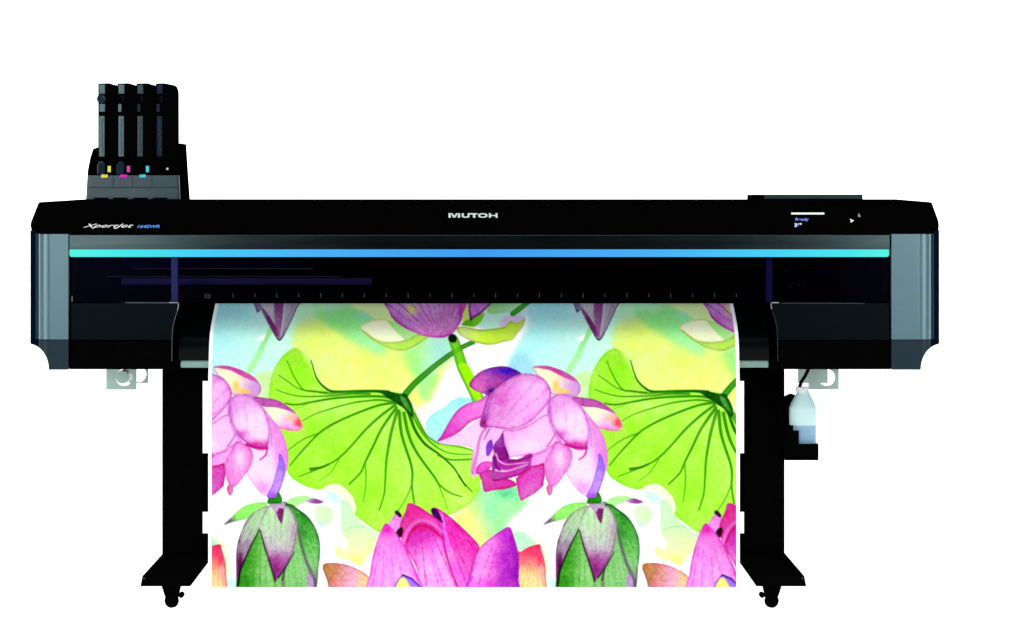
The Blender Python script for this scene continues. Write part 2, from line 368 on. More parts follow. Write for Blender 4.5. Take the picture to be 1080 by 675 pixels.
# --- lower front covers on both sides of the print
def lower_cover(mirror):
    c = 500.0
    fx = (lambda p: 1001.5 - p + (11.5 if p < 80 else 0)) if mirror else (lambda p: p)
    bm = new_bm(); pprism(bm, [(fx(75), 320), (fx(187), 320), (fx(187.4), 323), (fx(184.4), 334), (fx(181.6), 345), (fx(180.8), 358.4), (fx(75), 358.4)], 0.004, 0.24, 0.0006)
    up = obj('lower_cover', bm, 'gloss', printer)
    bm = new_bm(); pprism(bm, [(fx(74), 359.2), (fx(180.6), 359.2), (fx(180.6), 389.5), (fx(74), 389.5)], 0.012, 0.39, 0.0006)
    obj('base_cover', bm, 'black', printer)
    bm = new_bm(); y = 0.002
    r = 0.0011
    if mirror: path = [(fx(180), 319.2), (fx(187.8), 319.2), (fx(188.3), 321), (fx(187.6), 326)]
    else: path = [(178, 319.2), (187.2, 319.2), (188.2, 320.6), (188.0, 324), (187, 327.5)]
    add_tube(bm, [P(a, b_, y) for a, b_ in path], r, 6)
    obj('edge_highlight', bm, 'edge_glint', up)  # highlight on the cover's edge, drawn as a pale tube
    bm = new_bm()
    add_tube(bm, [P(fx(a), b_, y) for a, b_ in [(187, 328), (184.6, 335), (182.2, 345), (181.4, 358), (181.2, 381)]], 0.0006, 5)
    add_tube(bm, [P(fx(a), b_, y) for a, b_ in ([(177, 319.4), (132, 319.2)] if not mirror else [(177, 319.6), (90, 320)])], 0.0008, 5)
    obj('edge_highlight_line', bm, mat('faint_edge_highlight', (.14, .16, .17) if not mirror else (.045, .055, .055), .4, .3), up)  # fainter run of the painted edge highlight, dimmer on the mirrored side
lower_cover(False); lower_cover(True)
bm = new_bm()
add_tube(bm, [P(76.0, b_, -0.001) for b_ in (312.0, 315.0, 318.0)], 0.0008, 5)
obj('hinge_pin', bm, mat('brass_pin', (.35, .3, .16), .4, .4), printer)

# --- the curved sheet guide the print slides over, and the bar below it
def edge_y(py):
    pts = [(318, .235), (320, .225), (333, .132), (347, .05), (356, .022), (365, .01), (385, -.008), (402, -.018), (425, -.02), (620, -.02)]
    xs, ys = zip(*pts); return float(np.interp(py, xs, ys))
rows = [320, 323, 326, 329.5, 333, 336.5, 340, 343.5, 347, 351, 356, 361, 366, 372, 379]
def smooth_y(py): return sum(edge_y(min(620, max(318, py + d))) for d in (-7, -4, -2, 0, 2, 4, 7)) / 7 if py > 324 else edge_y(py)
bm = new_bm(); L = []; Rr = []; L2 = []; R2 = []
for py in rows:
    y = smooth_y(py) + 0.022; q = P(510, py, smooth_y(py)); z = q.z - 0.004
    L.append(bm.verts.new((PX(187.5), y, z))); Rr.append(bm.verts.new((PX(812), y, z)))
    L2.append(bm.verts.new((PX(187.5), .395, z))); R2.append(bm.verts.new((PX(812), .395, z)))
for i in range(len(rows) - 1):
    bm.faces.new([L[i], Rr[i], Rr[i + 1], L[i + 1]]); bm.faces.new([L2[i + 1], R2[i + 1], R2[i], L2[i]])
    bm.faces.new([L[i + 1], L2[i + 1], L2[i], L[i]]); bm.faces.new([Rr[i], R2[i], R2[i + 1], Rr[i + 1]])
bm.faces.new([L[0], L2[0], R2[0], Rr[0]]); bm.faces.new([L[-1], Rr[-1], R2[-1], L2[-1]])
guide = obj('sheet_guide', bm, mat('dark_green_guide', (0.0008, 0.0018, 0.0018), 0.3, 0.02), printer, smooth=60)
bm = new_bm(); yb = 0.004
zc_ = (PZ(380.5, yb) + PZ(388, yb)) / 2; rr = (PZ(380.5, yb) - PZ(388, yb)) / 2
add_cyl(bm, (PX(500.5, yb), yb + rr, zc_), rr, PX(811, yb) - PX(191, yb), 'X', 24, 0.002)
obj('guide_bar', bm, 'roller', printer)

for a_, b_ in ((181, 192), (809, 821)):
    bm = new_bm(); pbox(bm, a_, b_, 376, 390.4, .03, .34, .001); obj('guide_bar_mount', bm, 'black', printer)
# --- stand: two legs with long feet, casters, a cross beam
def leg(mirror):
    f = (lambda p, y=0.0: PX(998.5 - p + 0.0, y)) if mirror else (lambda p, y=0.0: PX(p, y))
    zt = PZ(584, .2); bm = new_bm()
    add_box(bm, f(171, .2), f(214, .3) , .20, .30, PZ(586, .2), PZ(388, .2) - 0.004, 0.003)
    o = obj('stand_leg', bm, 'steel_black', printer)
    yF = -0.33
    bm = new_bm()
    zb_, ztop = PZ(618.5, yF), PZ(607.3, yF)
    xo, xi = f(148, yF), f(201, yF); xo2 = f(150, yF)
    F = [(xo, yF, zb_), (xi, yF, zb_), (xi, yF + .004, ztop), (xo2, yF + .004, ztop)]
    Bk = [(xo, .785, zb_), (xi, .785, zb_), (xi, .785, ztop), (xo2, .785, ztop)]
    vf = [bm.verts.new(v) for v in F]; vb = [bm.verts.new(v) for v in Bk]
    bm.faces.new(vf); bm.faces.new(vb[::-1])
    for i in range(4): bm.faces.new([vf[(i + 1) % 4], vf[i], vb[i], vb[(i + 1) % 4]])
    bmesh.ops.bevel(bm, geom=bm.edges[:], offset=.002, segments=2, profile=.5, affect='EDGES')
    obj('foot', bm, 'steel_black', o)
    bm = new_bm(); add_cyl(bm, (f(152, yF), yF - 0.001, PZ(609.8, yF)), 0.0025, 0.004, 'Y', 12)
    obj('foot_bolt', bm, mat('dark_bolt', (.02, .025, .025), .4, .3), o)
    # casters
    for yy, pxc in ((-0.25, None), (0.66, None)):
        sgn = -1 if mirror else 1; xc = f(181.0, -.25) - (.010 if mirror else 0) - (sgn * .014 if yy > 0 else 0)
        bm = new_bm()
        zw = 0.0212
        add_box(bm, xc - .026, xc + .026, yy - .024, yy + .03, zb_ - 0.0065, zb_ - 0.0005, .001)
        # yoke
        yk = [(xc - sgn * .027, zb_ - .007), (xc + sgn * .026, zb_ - .007), (xc + sgn * .021, zw + .022), (xc + sgn * .017, zw + .004), (xc + sgn * .006, zw - .004), (xc - sgn * .012, zw + .004), (xc - sgn * .017, zw + .014), (xc - sgn * .022, zb_ - .022)]
        if mirror: yk = yk[::-1]
        add_prism(bm, yk, yy - .02, yy + .026, .002)
        # brake pedal
        add_box(bm, xc + sgn * .014, xc + sgn * .029, yy - .012, yy + .01, zw + .012, zw + .021, .003)
        add_cyl(bm, (xc + sgn * .0285, yy - .001, zw + .0165), .0078, .03, 'Y', 16, .002)
        cst = obj('caster', bm, 'black', o)
        bm = new_bm(); 
        add_cyl(bm, (0, 0, 0), .0205, .020, 'X', 40, .005)
        from mathutils import Matrix
        bmesh.ops.rotate(bm, verts=bm.verts[:], cent=(0, 0, 0), matrix=Matrix.Rotation(R(sgn * 62), 3, 'Z'))
        bmesh.ops.translate(bm, verts=bm.verts[:], vec=(xc, yy + .002, .0206))
        obj('caster_wheel', bm, 'rubber', o)
    return o
leg(False); leg(True)
bm = new_bm(); pbox(bm, 190, 808, 480, 540, .56, .64, .003); obj('cross_beam', bm, 'steel_black', printer)
bm = new_bm()
bm.free()
for a in (198, 800):
    bm = new_bm(); pbox(bm, a - 5, a + 5, 482, 538, .30, .56, .002); obj('beam_arm', bm, 'steel_black', printer)

# --- zinc brackets under the body, each with a punched hole
def bracket(x0, x1, zb_, yy, hx, hy, hr, name='bracket'):
    bm = new_bm()
    X0, X1, Z0, Z1 = PX(x0, yy), PX(x1, yy), PZ(zb_, yy), PZ(387, yy)
    cx, cz, r = PX(hx, yy), PZ(hy, yy), hr * S * (D + yy) / D
    n = 48; th = .003
    def rim(a):   # rectangle boundary along direction a from hole centre
        dx, dz = math.cos(a), math.sin(a); t = 1e9
        if dx > 1e-6: t = min(t, (X1 - cx) / dx)
        if dx < -1e-6: t = min(t, (X0 - cx) / dx)
        if dz > 1e-6: t = min(t, (Z1 - cz) / dz)
        if dz < -1e-6: t = min(t, (Z0 - cz) / dz)
        return cx + dx * t, cz + dz * t
    angs = sorted([2 * math.pi * k / n for k in range(n)] + [math.atan2(z - cz, x - cx) % (2 * math.pi) for x in (X0, X1) for z in (Z0, Z1)])
    rings = []
    for a in angs:
        ox, oz = rim(a); ix, iz = cx + r * math.cos(a), cz + r * math.sin(a)
        rings.append([bm.verts.new(v) for v in ((ox, yy, oz), (ix, yy, iz), (ix, yy + th, iz), (ox, yy + th, oz))])
    for i in range(len(rings)):
        A, B_ = rings[i], rings[(i + 1) % len(rings)]
        for k in range(4): bm.faces.new([A[k], A[(k + 1) % 4], B_[(k + 1) % 4], B_[k]])
    obj(name, bm, 'zinc', printer, smooth=20)
bracket(112, 144, 411, .30, 130.8, 398.2, 8.8)
bracket(135.5, 156.3, 404, .50, 146, 394.6, 8.4)
bm = new_bm(); add_cyl(bm, P(131.0, 396.8, .42), 7.0 * S * 1.045, .10, 'Y', 40, .002); obj('bracket_pin', bm, 'zinc', printer)
bracket(852.6, 884.6, 410.6, .30, 872, 398.2, 8.8)
bracket(841.5, 873, 404, .50, 857, 385, 4)

# --- bottle holder, drain hose
yb = .12
bm = new_bm()
add_box(bm, PX(826, yb), PX(861.2, yb), yb - .055, yb + .055, PZ(484, yb), PZ(480, yb), .002)
add_box(bm, PX(826, yb), PX(861.2, yb), yb - .055, yb - .050, PZ(483.6, yb), PZ(466.5, yb), .001)
add_box(bm, PX(826, yb), PX(840.6, yb), yb - .0555, yb - .0515, PZ(470, yb), PZ(452.5, yb), .001)
add_box(bm, PX(826, yb), PX(834.8, yb), yb - .056, yb - .052, PZ(470, yb), PZ(447, yb), .001)
add_box(bm, PX(858.6, yb), PX(861.2, yb), yb - .055, yb + .055, PZ(483.6, yb), PZ(467, yb), .001)
add_box(bm, PX(826, yb), PX(861.2, yb), yb + .050, yb + .055, PZ(483.6, yb), PZ(467, yb), .001)
add_prism(bm, [(PX(a, yb), PZ(b_, yb)) for a, b_ in [(822, 484), (840, 484), (839, 430), (841, 418), (836, 416.5), (829, 420), (826.5, 423), (822, 425)]], yb + .052, .2, .001)
obj('bottle_holder', bm, 'steel_black', printer)
bm = new_bm()
add_tube(bm, [P(853.5, 386, .19), P(852, 391, .17), P(849, 397, .15), P(845, 403, .125), P(843.4, 408, .12), P(843.2, 412, .12)], .0055, 10)
obj('drain_hose', bm, 'hose', printer)

# --- waste bottle: a thing of its own
c = P(846.9, 480, .12)
zb_ = PZ(480, .12) + .0005
def zz(py): return PZ(py, .12)
bm = new_bm(); k = S * (D + .12) / D
prof = [(12.2 * k, zb_), (13.4 * k, zb_ + .004), (13.6 * k, zz(470)), (13.6 * k, zz(449)), (14.2 * k, zz(447.5)), (14.3 * k, zz(434)), (14.0 * k, zz(432.6)), (14.4 * k, zz(431)), (14.1 * k, zz(429.6)), (12.2 * k, zz(425)), (9.4 * k, zz(419.5)), (7.2 * k, zz(415.6)), (6.6 * k, zz(414.4)), (6.4 * k, zz(413.2))]
add_lathe(bm, prof, c.x, .12, 1.0, 1.0, 48, 0.62)
root = empty('waste_ink_bottle', (c.x, .12, zb_))
tag(root, 'milky plastic waste ink bottle with bluish liquid in the holder by the right leg', 'bottle')
obj('bottle_body', bm, 'bottle', root, smooth=40)
bm = new_bm(); add_cyl(bm, (c.x - .003, .12, (zz(413.4) + zz(408)) / 2), 6.8 * k, zz(408) - zz(413.4), 'Z', 32, .001)
for q in range(24):
    a = q * 2 * math.pi / 24
    add_box(bm, c.x - .003 + 6.8 * k * math.cos(a) - .0006, c.x - .003 + 6.8 * k * math.cos(a) + .0006, .12 + 6.8 * k * math.sin(a) - .0006, .12 + 6.8 * k * math.sin(a) + .0006, zz(413.0), zz(408.5))
obj('bottle_cap', bm, 'white_cap', root)

# ------------------------------------------------------------------ ink station and four cartridges
ys = .16
bm = new_bm()
pprism(bm, [(90.5, 211.5), (92.4, 180), (95.2, 166), (97.8, 157.2), (102, 155.6), (110, 153.5), (183, 151.2), (191.5, 151), (194.0, 190), (195.6, 211.5)], ys + .05, ys + .20, .002)
st = obj('ink_station', bm, 'black', printer)
bm = new_bm()
pprism(bm, [(91.6, 210.5), (93.0, 185), (187.2, 185), (188.3, 210.5)], ys, ys + .06, .0015)
fp = obj('station_face', bm, 'station', st)
bm = new_bm(); M['seam'] = mat('dark_seam', (.012, .022, .028), .6, .1)
for a in (119.6, 140, 160.2): pbox(bm, a - .25, a + .25, 186, 197.6, ys - .0012, ys + .002)
pbox(bm, 92.8, 187, 197.4, 198.1, ys - .0014, ys + .002); obj('face_seam', bm, 'seam', st, smooth=0)
for a in (98, 118, 139.5, 160):
    bm = new_bm(); pbox(bm, a + 1, a + 16.5, 208.4, 210.3, ys - .0016, ys + .002); obj('face_slot', bm, 'black', st, smooth=0)
bm = new_bm(); pprism(bm, [(188.6, 210.4), (187.8, 185), (188.3, 185), (189.3, 210.4)], ys - .001, ys + .03)
obj('station_edge', bm, mat('pale_edge', (.035, .045, .05), .5, .2), st, smooth=0)

carts = [(103.4, 122.8, 'strip_slate', 'yellow', 'yellow', 'tall black ink cartridge with yellow tags, leftmost of the four'),
         (123.8, 142.8, 'strip_slate', 'pinktag', 'magenta', 'tall black ink cartridge with magenta tags, second from the left'),
         (143.8, 163.2, 'strip_less_lit', 'cyan', 'cyan', 'tall black ink cartridge with cyan tags, third from the left'),
         (164.2, 187.4, 'strip_least_lit', 'whitetag', None, 'tall black ink cartridge with a small white tag, rightmost of the four')]
for i, (a, b_, sm, t1, t2, lab) in enumerate(carts):
    yc = ys + .055
    # the body stands in front of the station's back and on its ledge
    y0 = ys + .004
    root = empty('ink_cartridge', ((PX(a, y0) + PX(b_, y0)) / 2, y0 + .02, PZ(185, y0)))
    tag(root, lab, 'ink cartridge', 'ink cartridges standing in the ink station')
    bm = new_bm()
    last = i == 3
    pr = [(a, 184.6), (a, 88.6), (a + 1.0, 87.8), (a + 12, 87.6), (a + 13.5, 88.2), (b_ - 3.5, 89.0), (b_ - .3, 89.6), (b_ + .2, 184.6)]
    if last: pr = [(a, 184.6), (a, 88.6), (a + 1.0, 87.8), (a + 9, 87.6), (a + 12, 88.2), (b_ - 4.0, 89.6), (b_ - 2, 91.2), (b_ - .2, 96.5), (b_, 184.6)]
    pprism(bm, pr, y0, y0 + .045, .0012)
    obj('cartridge_body', bm, 'black', root)
    bm = new_bm(); w0, w1 = (1.3, 7.2)
    pbox(bm, a + w0, a + w1, 89.2, 98.8, y0 - .0015, y0 + .002, .0005)
    obj('grip_plate', bm, sm if i < 3 else 'strip_least_lit', root)
    bm = new_bm(); pbox(bm, a + w0 + (.2 if i == 0 else -.4), a + w1 - (0 if i == 0 else 3), 109.6, 117.8, y0 - .0015, y0 + .002, .0005)
    obj('grip_plate', bm, sm if i < 2 else 'strip_least_lit', root)
    bm = new_bm(); add_cyl(bm, P(a + 3.6, 104.2, y0 - .002), (5.0 if i == 0 else 4.2) * S, .008, 'Y', 24, .001)
    kb = obj('knob', bm, 'knob' if i == 0 else 'black', root)
    bm = new_bm()
    q = P(a + 3.6, 104.2, y0 - .0066)
    add_tube(bm, [(q.x + 2.9 * S * math.cos(t * .28 - 1.1), q.y + .0005, q.z + 2.9 * S * math.sin(t * .28 - 1.1)) for t in range(9)], .0011, 6)
    obj('knob_mark', bm, 'strip_less_lit' if i == 0 else 'strip_least_lit', kb)
    bm = new_bm(); pbox(bm, a + w0 - .2, a + w1 - .4, 122.4, 165, y0 - .0015, y0 + .002, .0006)
    lp = obj('level_strip', bm, sm, root)
    bm = new_bm()
    rnd = random.Random(i)
    add_tube(bm, [P(a + (w0 + w1) / 2 + rnd.uniform(-1.1, 1.1), 125.5 + k_ * 1.9, y0 - .0018) for k_ in range(20)], .0013, 4)
    obj('level_mark', bm, mat('dark_level_mark', (.02, .045, .055), .5, .2), lp, smooth=0)
    bm = new_bm(); 
    pprism(bm, [(a - .9, 184), (a - .9, 174), (a + 1.2, 170.2), (a + 5.5, 170.4), (a + 7.0, 173), (a + 7.0, 184)], y0 - .004, y0 + .01, .001)
    lt = obj('latch', bm, 'knob' if i < 2 else 'black', root)
    if i < 2:
        bm = new_bm(); add_tube(bm, [P(a - .4, 183.5, y0 - .0045), P(a - .4, 174.5, y0 - .0045), P(a + 1.6, 171, y0 - .0045), P(a + 4.6, 171, y0 - .0045)], .0011 if i == 0 else .0007, 6)
        obj('latch_rim', bm, 'strip_slate' if i == 0 else 'strip_less_lit', lt)
    bm = new_bm()
    if last: pbox(bm, a + 11.2, a + 13.4, 177, 179.2, y0 - .002, y0 + .002, .0004)
    else: pbox(bm, a + 10.0, a + 13.4, 175.0, 181.6, y0 - .002, y0 + .002, .0004)
    obj('ink_tag', bm, t1, root)
    if t2:
        bm = new_bm(); o_ = 3.2 if i != 1 else 2.6; pbox(bm, a + o_, a + o_ + 6.8 + (1 if i == 1 else 0), 184.1, 187.4, y0 - .010, y0 - .0042, .0006)
        obj('ink_lever', bm, t2, root)
# ------------------------------------------------------------------ the printed sheet: a watercolour painted with numpy into vertex colours
def make_art():
    SS = 3; X0, Y0, X1, Y1 = 216, 316, 786, 624; PER = 337.0
    W, H = (X1 - X0) * SS, (Y1 - Y0) * SS
    img = np.ones((H, W, 3))
    rng = np.random.RandomState(7)
    def vnoise(h, w, cell, oct=4):
        o = np.zeros((h, w)); amp = 1.0; tot = 0
        for _ in range(oct):
            gh, gw = int(h / cell) + 3, int(w / cell) + 3
            g = rng.rand(gh, gw); yy = np.arange(h) / cell; xx = np.arange(w) / cell
            iy = yy.astype(int); ix = xx.astype(int); fy = yy - iy; fx = xx - ix
            fy = fy * fy * (3 - 2 * fy); fx = fx * fx * (3 - 2 * fx)
            a = g[iy][:, ix]; b = g[iy][:, ix + 1]; c = g[iy + 1][:, ix]; d = g[iy + 1][:, ix + 1]
            o += amp * ((a * (1 - fx) + b * fx) * (1 - fy[:, None]) + (c * (1 - fx) + d * fx) * fy[:, None])
            tot += amp; amp *= .55; cell = max(1.5, cell / 2.1)
        return o / tot * 2 - 1
    NB = vnoise(1400, 2200, 60, 5); NF = vnoise(1400, 2200, 7, 3)
    def box1(a, r, ax):
        if r < 1: return a
        k = 2 * r + 1; pad = [(0, 0)] * a.ndim; pad[ax] = (r + 1, r)
        c = np.cumsum(np.pad(a, pad, mode='edge'), axis=ax)
        return (np.take(c, np.arange(k, c.shape[ax]), ax) - np.take(c, np.arange(0, c.shape[ax] - k), ax)) / k
    def blur(a, px):
        r = int(round(px * SS / 1.7)); 
        for _ in range(3 if r > 3 else 2):
            a = box1(box1(a, r, 0), r, 1)
        return a
    def spline(p, closed=True, n=8):
        p = [np.array(q, float) for q in p]; out = []; m = len(p)
        for i in range(m if closed else m - 1):
            p0 = p[(i - 1) % m] if closed or i > 0 else p[i]; p1 = p[i]; p2 = p[(i + 1) % m]; p3 = p[(i + 2) % m] if closed or i + 2 < m else p2
            for k in range(n):
                t = k / n
                out.append(.5 * ((2 * p1) + (-p0 + p2) * t + (2 * p0 - 5 * p1 + 4 * p2 - p3) * t * t + (-p0 + 3 * p1 - 3 * p2 + p3) * t ** 3))
        if not closed: out.append(p[-1])
        return np.array(out)
    def fillmask(poly, x0, y0, w, h):
        cnt = np.zeros((h, w), bool); ys = y0 + (np.arange(h) + .5) / SS; xs = x0 + (np.arange(w) + .5) / SS
        n = len(poly)
        for i in range(n):
            ax, ay = poly[i]; bx, by = poly[(i + 1) % n]
            if ay == by: continue
            lo, hi = (ay, by) if ay < by else (by, ay)
            r = np.where((ys >= lo) & (ys < hi))[0]
            if len(r) == 0: continue
            xc = ax + (ys[r] - ay) / (by - ay) * (bx - ax)
            cnt[r] ^= xs[None, :] < xc[:, None]
        return cnt.astype(float)
    def paste(fn_rgb, al, x0, y0):
        h, w = al.shape
        for k in (-2, -1, 0, 1, 2):
            ox = int(round((x0 + k * PER - X0) * SS)); oy = int(round((y0 - Y0) * SS))
            sx, sy = max(0, -ox), max(0, -oy); ex, ey = min(w, W - ox), min(h, H - oy)
            if ex <= sx or ey <= sy: continue
            a = al[sy:ey, sx:ex, None]; t = img[oy + sy:oy + ey, ox + sx:ox + ex]
            t[:] = t * (1 - a) + fn_rgb[sy:ey, sx:ex] * a
    def shape(p, c0, c1=None, g=None, edge=None, ew=1.2, ea=.6, streaks=None, soft=0.0, al=1.0, noise=.05, smooth=True, c2=None, glow=None, rag=0.0):
        poly = spline(p) if smooth else np.array(p, float)
        pad = 3 + soft * 3
        x0, y0 = np.floor(poly.min(0) - pad); x1, y1 = np.ceil(poly.max(0) + pad); w, h = int((x1 - x0) * SS), int((y1 - y0) * SS)
        m = fillmask(poly, x0, y0, w, h)
        a = blur(m, soft) if soft > 0 else blur(m, .35)
        yy, xx = np.mgrid[0:h, 0:w]; xx = x0 + xx / SS; yy = y0 + yy / SS
        jy, jx = int((y0 * 7) % 400), int((x0 * 5) % 400)
        nb = NB[jy:jy + h, jx:jx + w]; nf = NF[jy:jy + h, jx:jx + w]
        if soft > 0 and rag > 0: a = np.clip(a + nb * rag * 4 * a * (1 - a), 0, 1)
        c = np.ones((h, w, 3)) * np.array(c0) / 255.
        if c1 is not None:
            gx0, gy0, gx1, gy1 = g; dx, dy = gx1 - gx0, gy1 - gy0
            t = np.clip(((xx - gx0) * dx + (yy - gy0) * dy) / (dx * dx + dy * dy) + nb * .18, 0, 1); t = t * t * (3 - 2 * t)
            if c2 is None: c = c * (1 - t[..., None]) + np.array(c1) / 255. * t[..., None]
            else:
                t2 = np.clip(t * 2, 0, 1)[..., None]; t3 = np.clip(t * 2 - 1, 0, 1)[..., None]
                c = (c * (1 - t2) + np.array(c1) / 255. * t2) * (1 - t3) + np.array(c2) / 255. * t3
        if glow:   # (x, y, rx, ry, colour, alpha)
            for gx, gy, rx, ry, gc, ga in glow:
                q = np.exp(-(((xx - gx) / rx) ** 2 + ((yy - gy) / ry) ** 2) * 1.2 ) * ga
                q = np.clip(q * (1 + nb * .5), 0, 1)[..., None]; c = c * (1 - q) + np.array(gc) / 255. * q
        if streaks:   # converge at (sx, sy)
            sx, sy, freq, amp, sc = streaks
            ang = np.arctan2(yy - sy, xx - sx)
            s = np.sin(ang * freq + nb * 1.5) * .6 + np.sin(ang * freq * 2.37 + 1.3 + nb) * .4
            s = np.clip(s, 0, 1)[..., None] ** 1.3 * min(.85, amp * 1.5) * np.clip(.75 + nf[..., None] * .6, 0, 1.2); c = c * (1 - s) + np.array(sc) / 255. * s
        if edge is not None:
            inner = blur(m, ew * 2.3); e = np.clip(1 - (inner - .5) * 2, 0, 1) ** .9 * m * ea * np.clip(.95 + nb * .7, .1, 1.25)
            ln = np.clip(1 - (blur(m, .75) - .5) * 2, 0, 1) * m * min(1, ea * 1.05) * np.clip(.72 + nb * .9, .15, 1); lcol = np.array(edge) / 255. * .8
            c = c * (1 - ln[..., None]) + lcol * ln[..., None]
            pool = np.clip(1 - (blur(m, ew * 4) - .5) * 2, 0, 1) * m * ea * .5 * np.clip(.9 + nb * 1.3, 0, 1.6); pm = (c + np.array(edge) / 255.) / 2
            c = c * (1 - pool[..., None]) + pm * pool[..., None]
            c = c * (1 - e[..., None]) + np.array(edge) / 255. * e[..., None]
        c = np.clip(c, 1e-4, 1) ** np.clip(1 + (nb * (.22 + 3 * noise) + nf * .34), .45, 2.4)[..., None]
        c = np.clip(c * (1 + (nb * noise * 1.2 + nf * noise * .6)[..., None]), 0, 1)
        paste(c, a * al, x0, y0)
    def stroke(p, w0, w1, col, al=.9, soft=.25, col2=None):
        w0, w1 = w0 * 1.1, w1 * 1.12
        q = spline(p, False, 7); n = len(q)
        pad = max(w0, w1) + 2; x0, y0 = np.floor(q.min(0) - pad); x1, y1 = np.ceil(q.max(0) + pad); w, h = int((x1 - x0) * SS), int((y1 - y0) * SS)
        yy, xx = np.mgrid[0:h, 0:w]; xx = x0 + xx / SS; yy = y0 + yy / SS
        d = np.full((h, w), 1e9)
        for i in range(n - 1):
            a, b = q[i], q[i + 1]; v = b - a; L = max(1e-9, v @ v)
            t = np.clip(((xx - a[0]) * v[0] + (yy - a[1]) * v[1]) / L, 0, 1)
            r = (w0 + (w1 - w0) * ((i + t) / (n - 1))) / 2
            d = np.minimum(d, np.hypot(xx - a[0] - t * v[0], yy - a[1] - t * v[1]) - r)
        m = np.clip(.5 - d / (2 * soft + .3), 0, 1)
        nb = NB[100:100 + h, 50:50 + w]
        c = np.ones((h, w, 3)) * np.array(col) / 255.
        if col2 is not None:
            e = np.clip(-d / (max(w0, w1) * .3), 0, 1)[..., None]; c = c * (1 - e) + np.array(col2) / 255. * e
        paste(c * np.clip(1 + nb * .15, 0, 2)[..., None], m * al * np.clip(.95 + nb * .25, 0, 1), x0, y0)

    # ---- washes
    shape([(300, 312), (420, 312), (470, 330), (478, 372), (466, 398), (452, 425), (430, 430), (340, 420), (305, 400), (296, 360)], (232, 255, 138), (238, 255, 140), (300, 330, 420, 400), soft=6, noise=.03, rag=.3,
          glow=[(350, 362, 40, 14, (240, 255, 132), .6), (425, 395, 22, 20, (242, 255, 124), .7)])
    shape([(306, 314), (430, 314), (430, 330), (340, 334), (310, 346), (298, 340)], (200, 252, 205), soft=6, rag=.5, noise=.03)
    shape([(338, 326), (400, 322), (412, 345), (404, 374), (384, 368), (360, 350), (340, 338)], (165, 247, 152), (180, 250, 170), (350, 330, 400, 370), soft=5, rag=.6, noise=.04, glow=[(388, 332, 14, 8, (170, 240, 205), .7)])
    shape([(425, 362), (476, 350), (478, 375), (466, 384), (450, 408), (444, 422), (440, 400), (432, 385)], (178, 250, 140), (182, 238, 212), (430, 372, 464, 372), soft=5.5, rag=.5)
    shape([(456, 362), (474, 360), (473, 378), (462, 386), (455, 376)], (178, 225, 215), soft=4, al=.6, rag=.6)
    shape([(445, 405), (462, 395), (458, 414), (450, 424), (444, 418)], (175, 250, 140), soft=3, al=.75, rag=.5)
    # blue side
    shape([(552, 312), (640, 312), (646, 360), (640, 400), (622, 440), (590, 436), (560, 400), (536, 398), (541, 372), (552, 356), (558, 342), (553, 328)], (186, 240, 236), (205, 250, 228), (560, 350, 622, 385), soft=4, rag=.4, noise=.03,
          glow=[(580, 330, 26, 10, (168, 226, 228), .6), (575, 362, 12, 20, (182, 236, 240), .5)])
    shape([(540, 378), (551, 372), (562, 380), (566, 392), (556, 402), (540, 398), (534, 392)], (160, 216, 234), soft=5, al=.85, rag=.7)
    shape([(606, 398), (622, 392), (626, 408), (618, 424), (608, 420)], (208, 255, 160), soft=2.5, al=.8)
    stroke([(624, 346), (616, 360), (610, 374), (600, 391)], 5.2, 5.5, (164, 240, 150), .85, .8)
    shape([(606, 359), (613, 355), (618, 351), (615, 360)], (253, 253, 253), soft=.5, smooth=False)
    # teal leaf behind
    shape([(449, 447), (453, 440), (460, 434), (468, 430), (475, 424), (485, 419.5), (497, 421), (505, 426), (490, 440), (475, 460), (465, 468), (456, 463), (450, 455)], (168, 238, 226), edge=(110, 200, 200), ew=.7, ea=.6, noise=.06)
    # green under the pink flower
    shape([(505, 512), (545, 508), (560, 524), (552, 538), (536, 552), (530, 575), (505, 590), (480, 570), (470, 552), (490, 535)], (236, 255, 140), (172, 246, 170), (492, 550, 520, 538), soft=5, rag=.5,
          glow=[(535, 520, 14, 9, (110, 205, 160), .8), (516, 535, 8, 14, (150, 236, 180), .7)])
    shape([(540, 566), (548, 559), (560, 563), (572, 574), (577, 590), (577, 604), (560, 590)], (246, 255, 216), soft=1.2)
    shape([(540, 566), (548, 561), (558, 565), (568, 575), (570, 580), (546, 596)], (186, 248, 196), soft=1.5)
    shape([(572, 612), (588, 610), (592, 622), (572, 624)], (190, 245, 225), soft=2, al=.8)
    # washes right of the bottom bud
    shape([(336, 517), (345, 512), (357, 511), (369, 518), (377, 532), (380, 548), (371, 550), (360, 536), (348, 524)], (247, 252, 205), soft=1.5)
    shape([(343, 518), (352, 519), (362, 526), (366, 534), (354, 532), (345, 526)], (200, 244, 252), soft=1.8)
    shape([(361, 528), (369, 531), (376, 546), (392, 560), (404, 566), (400, 575), (388, 588), (381, 597), (370, 592), (360, 590), (355, 586), (354, 579), (358, 576), (363, 581), (367, 576), (366, 570), (361, 564), (359.5, 555), (360, 540)], (200, 244, 190), (234, 255, 170), (375, 545, 372, 585), edge=(170, 225, 160), ew=.6, ea=.5, noise=.05, glow=[(375, 590, 7, 7, (246, 255, 120), .9)])
    stroke([(363, 561), (368, 557), (380, 555), (392, 558), (402, 562)], .9, .9, (130, 200, 150), .7)
    shape([(333, 536), (342, 533), (350, 537), (352, 545), (347, 553), (338, 556), (333, 549)], (210, 248, 190), soft=.8, glow=[(338, 554, 5, 4, (190, 245, 230), .8)])

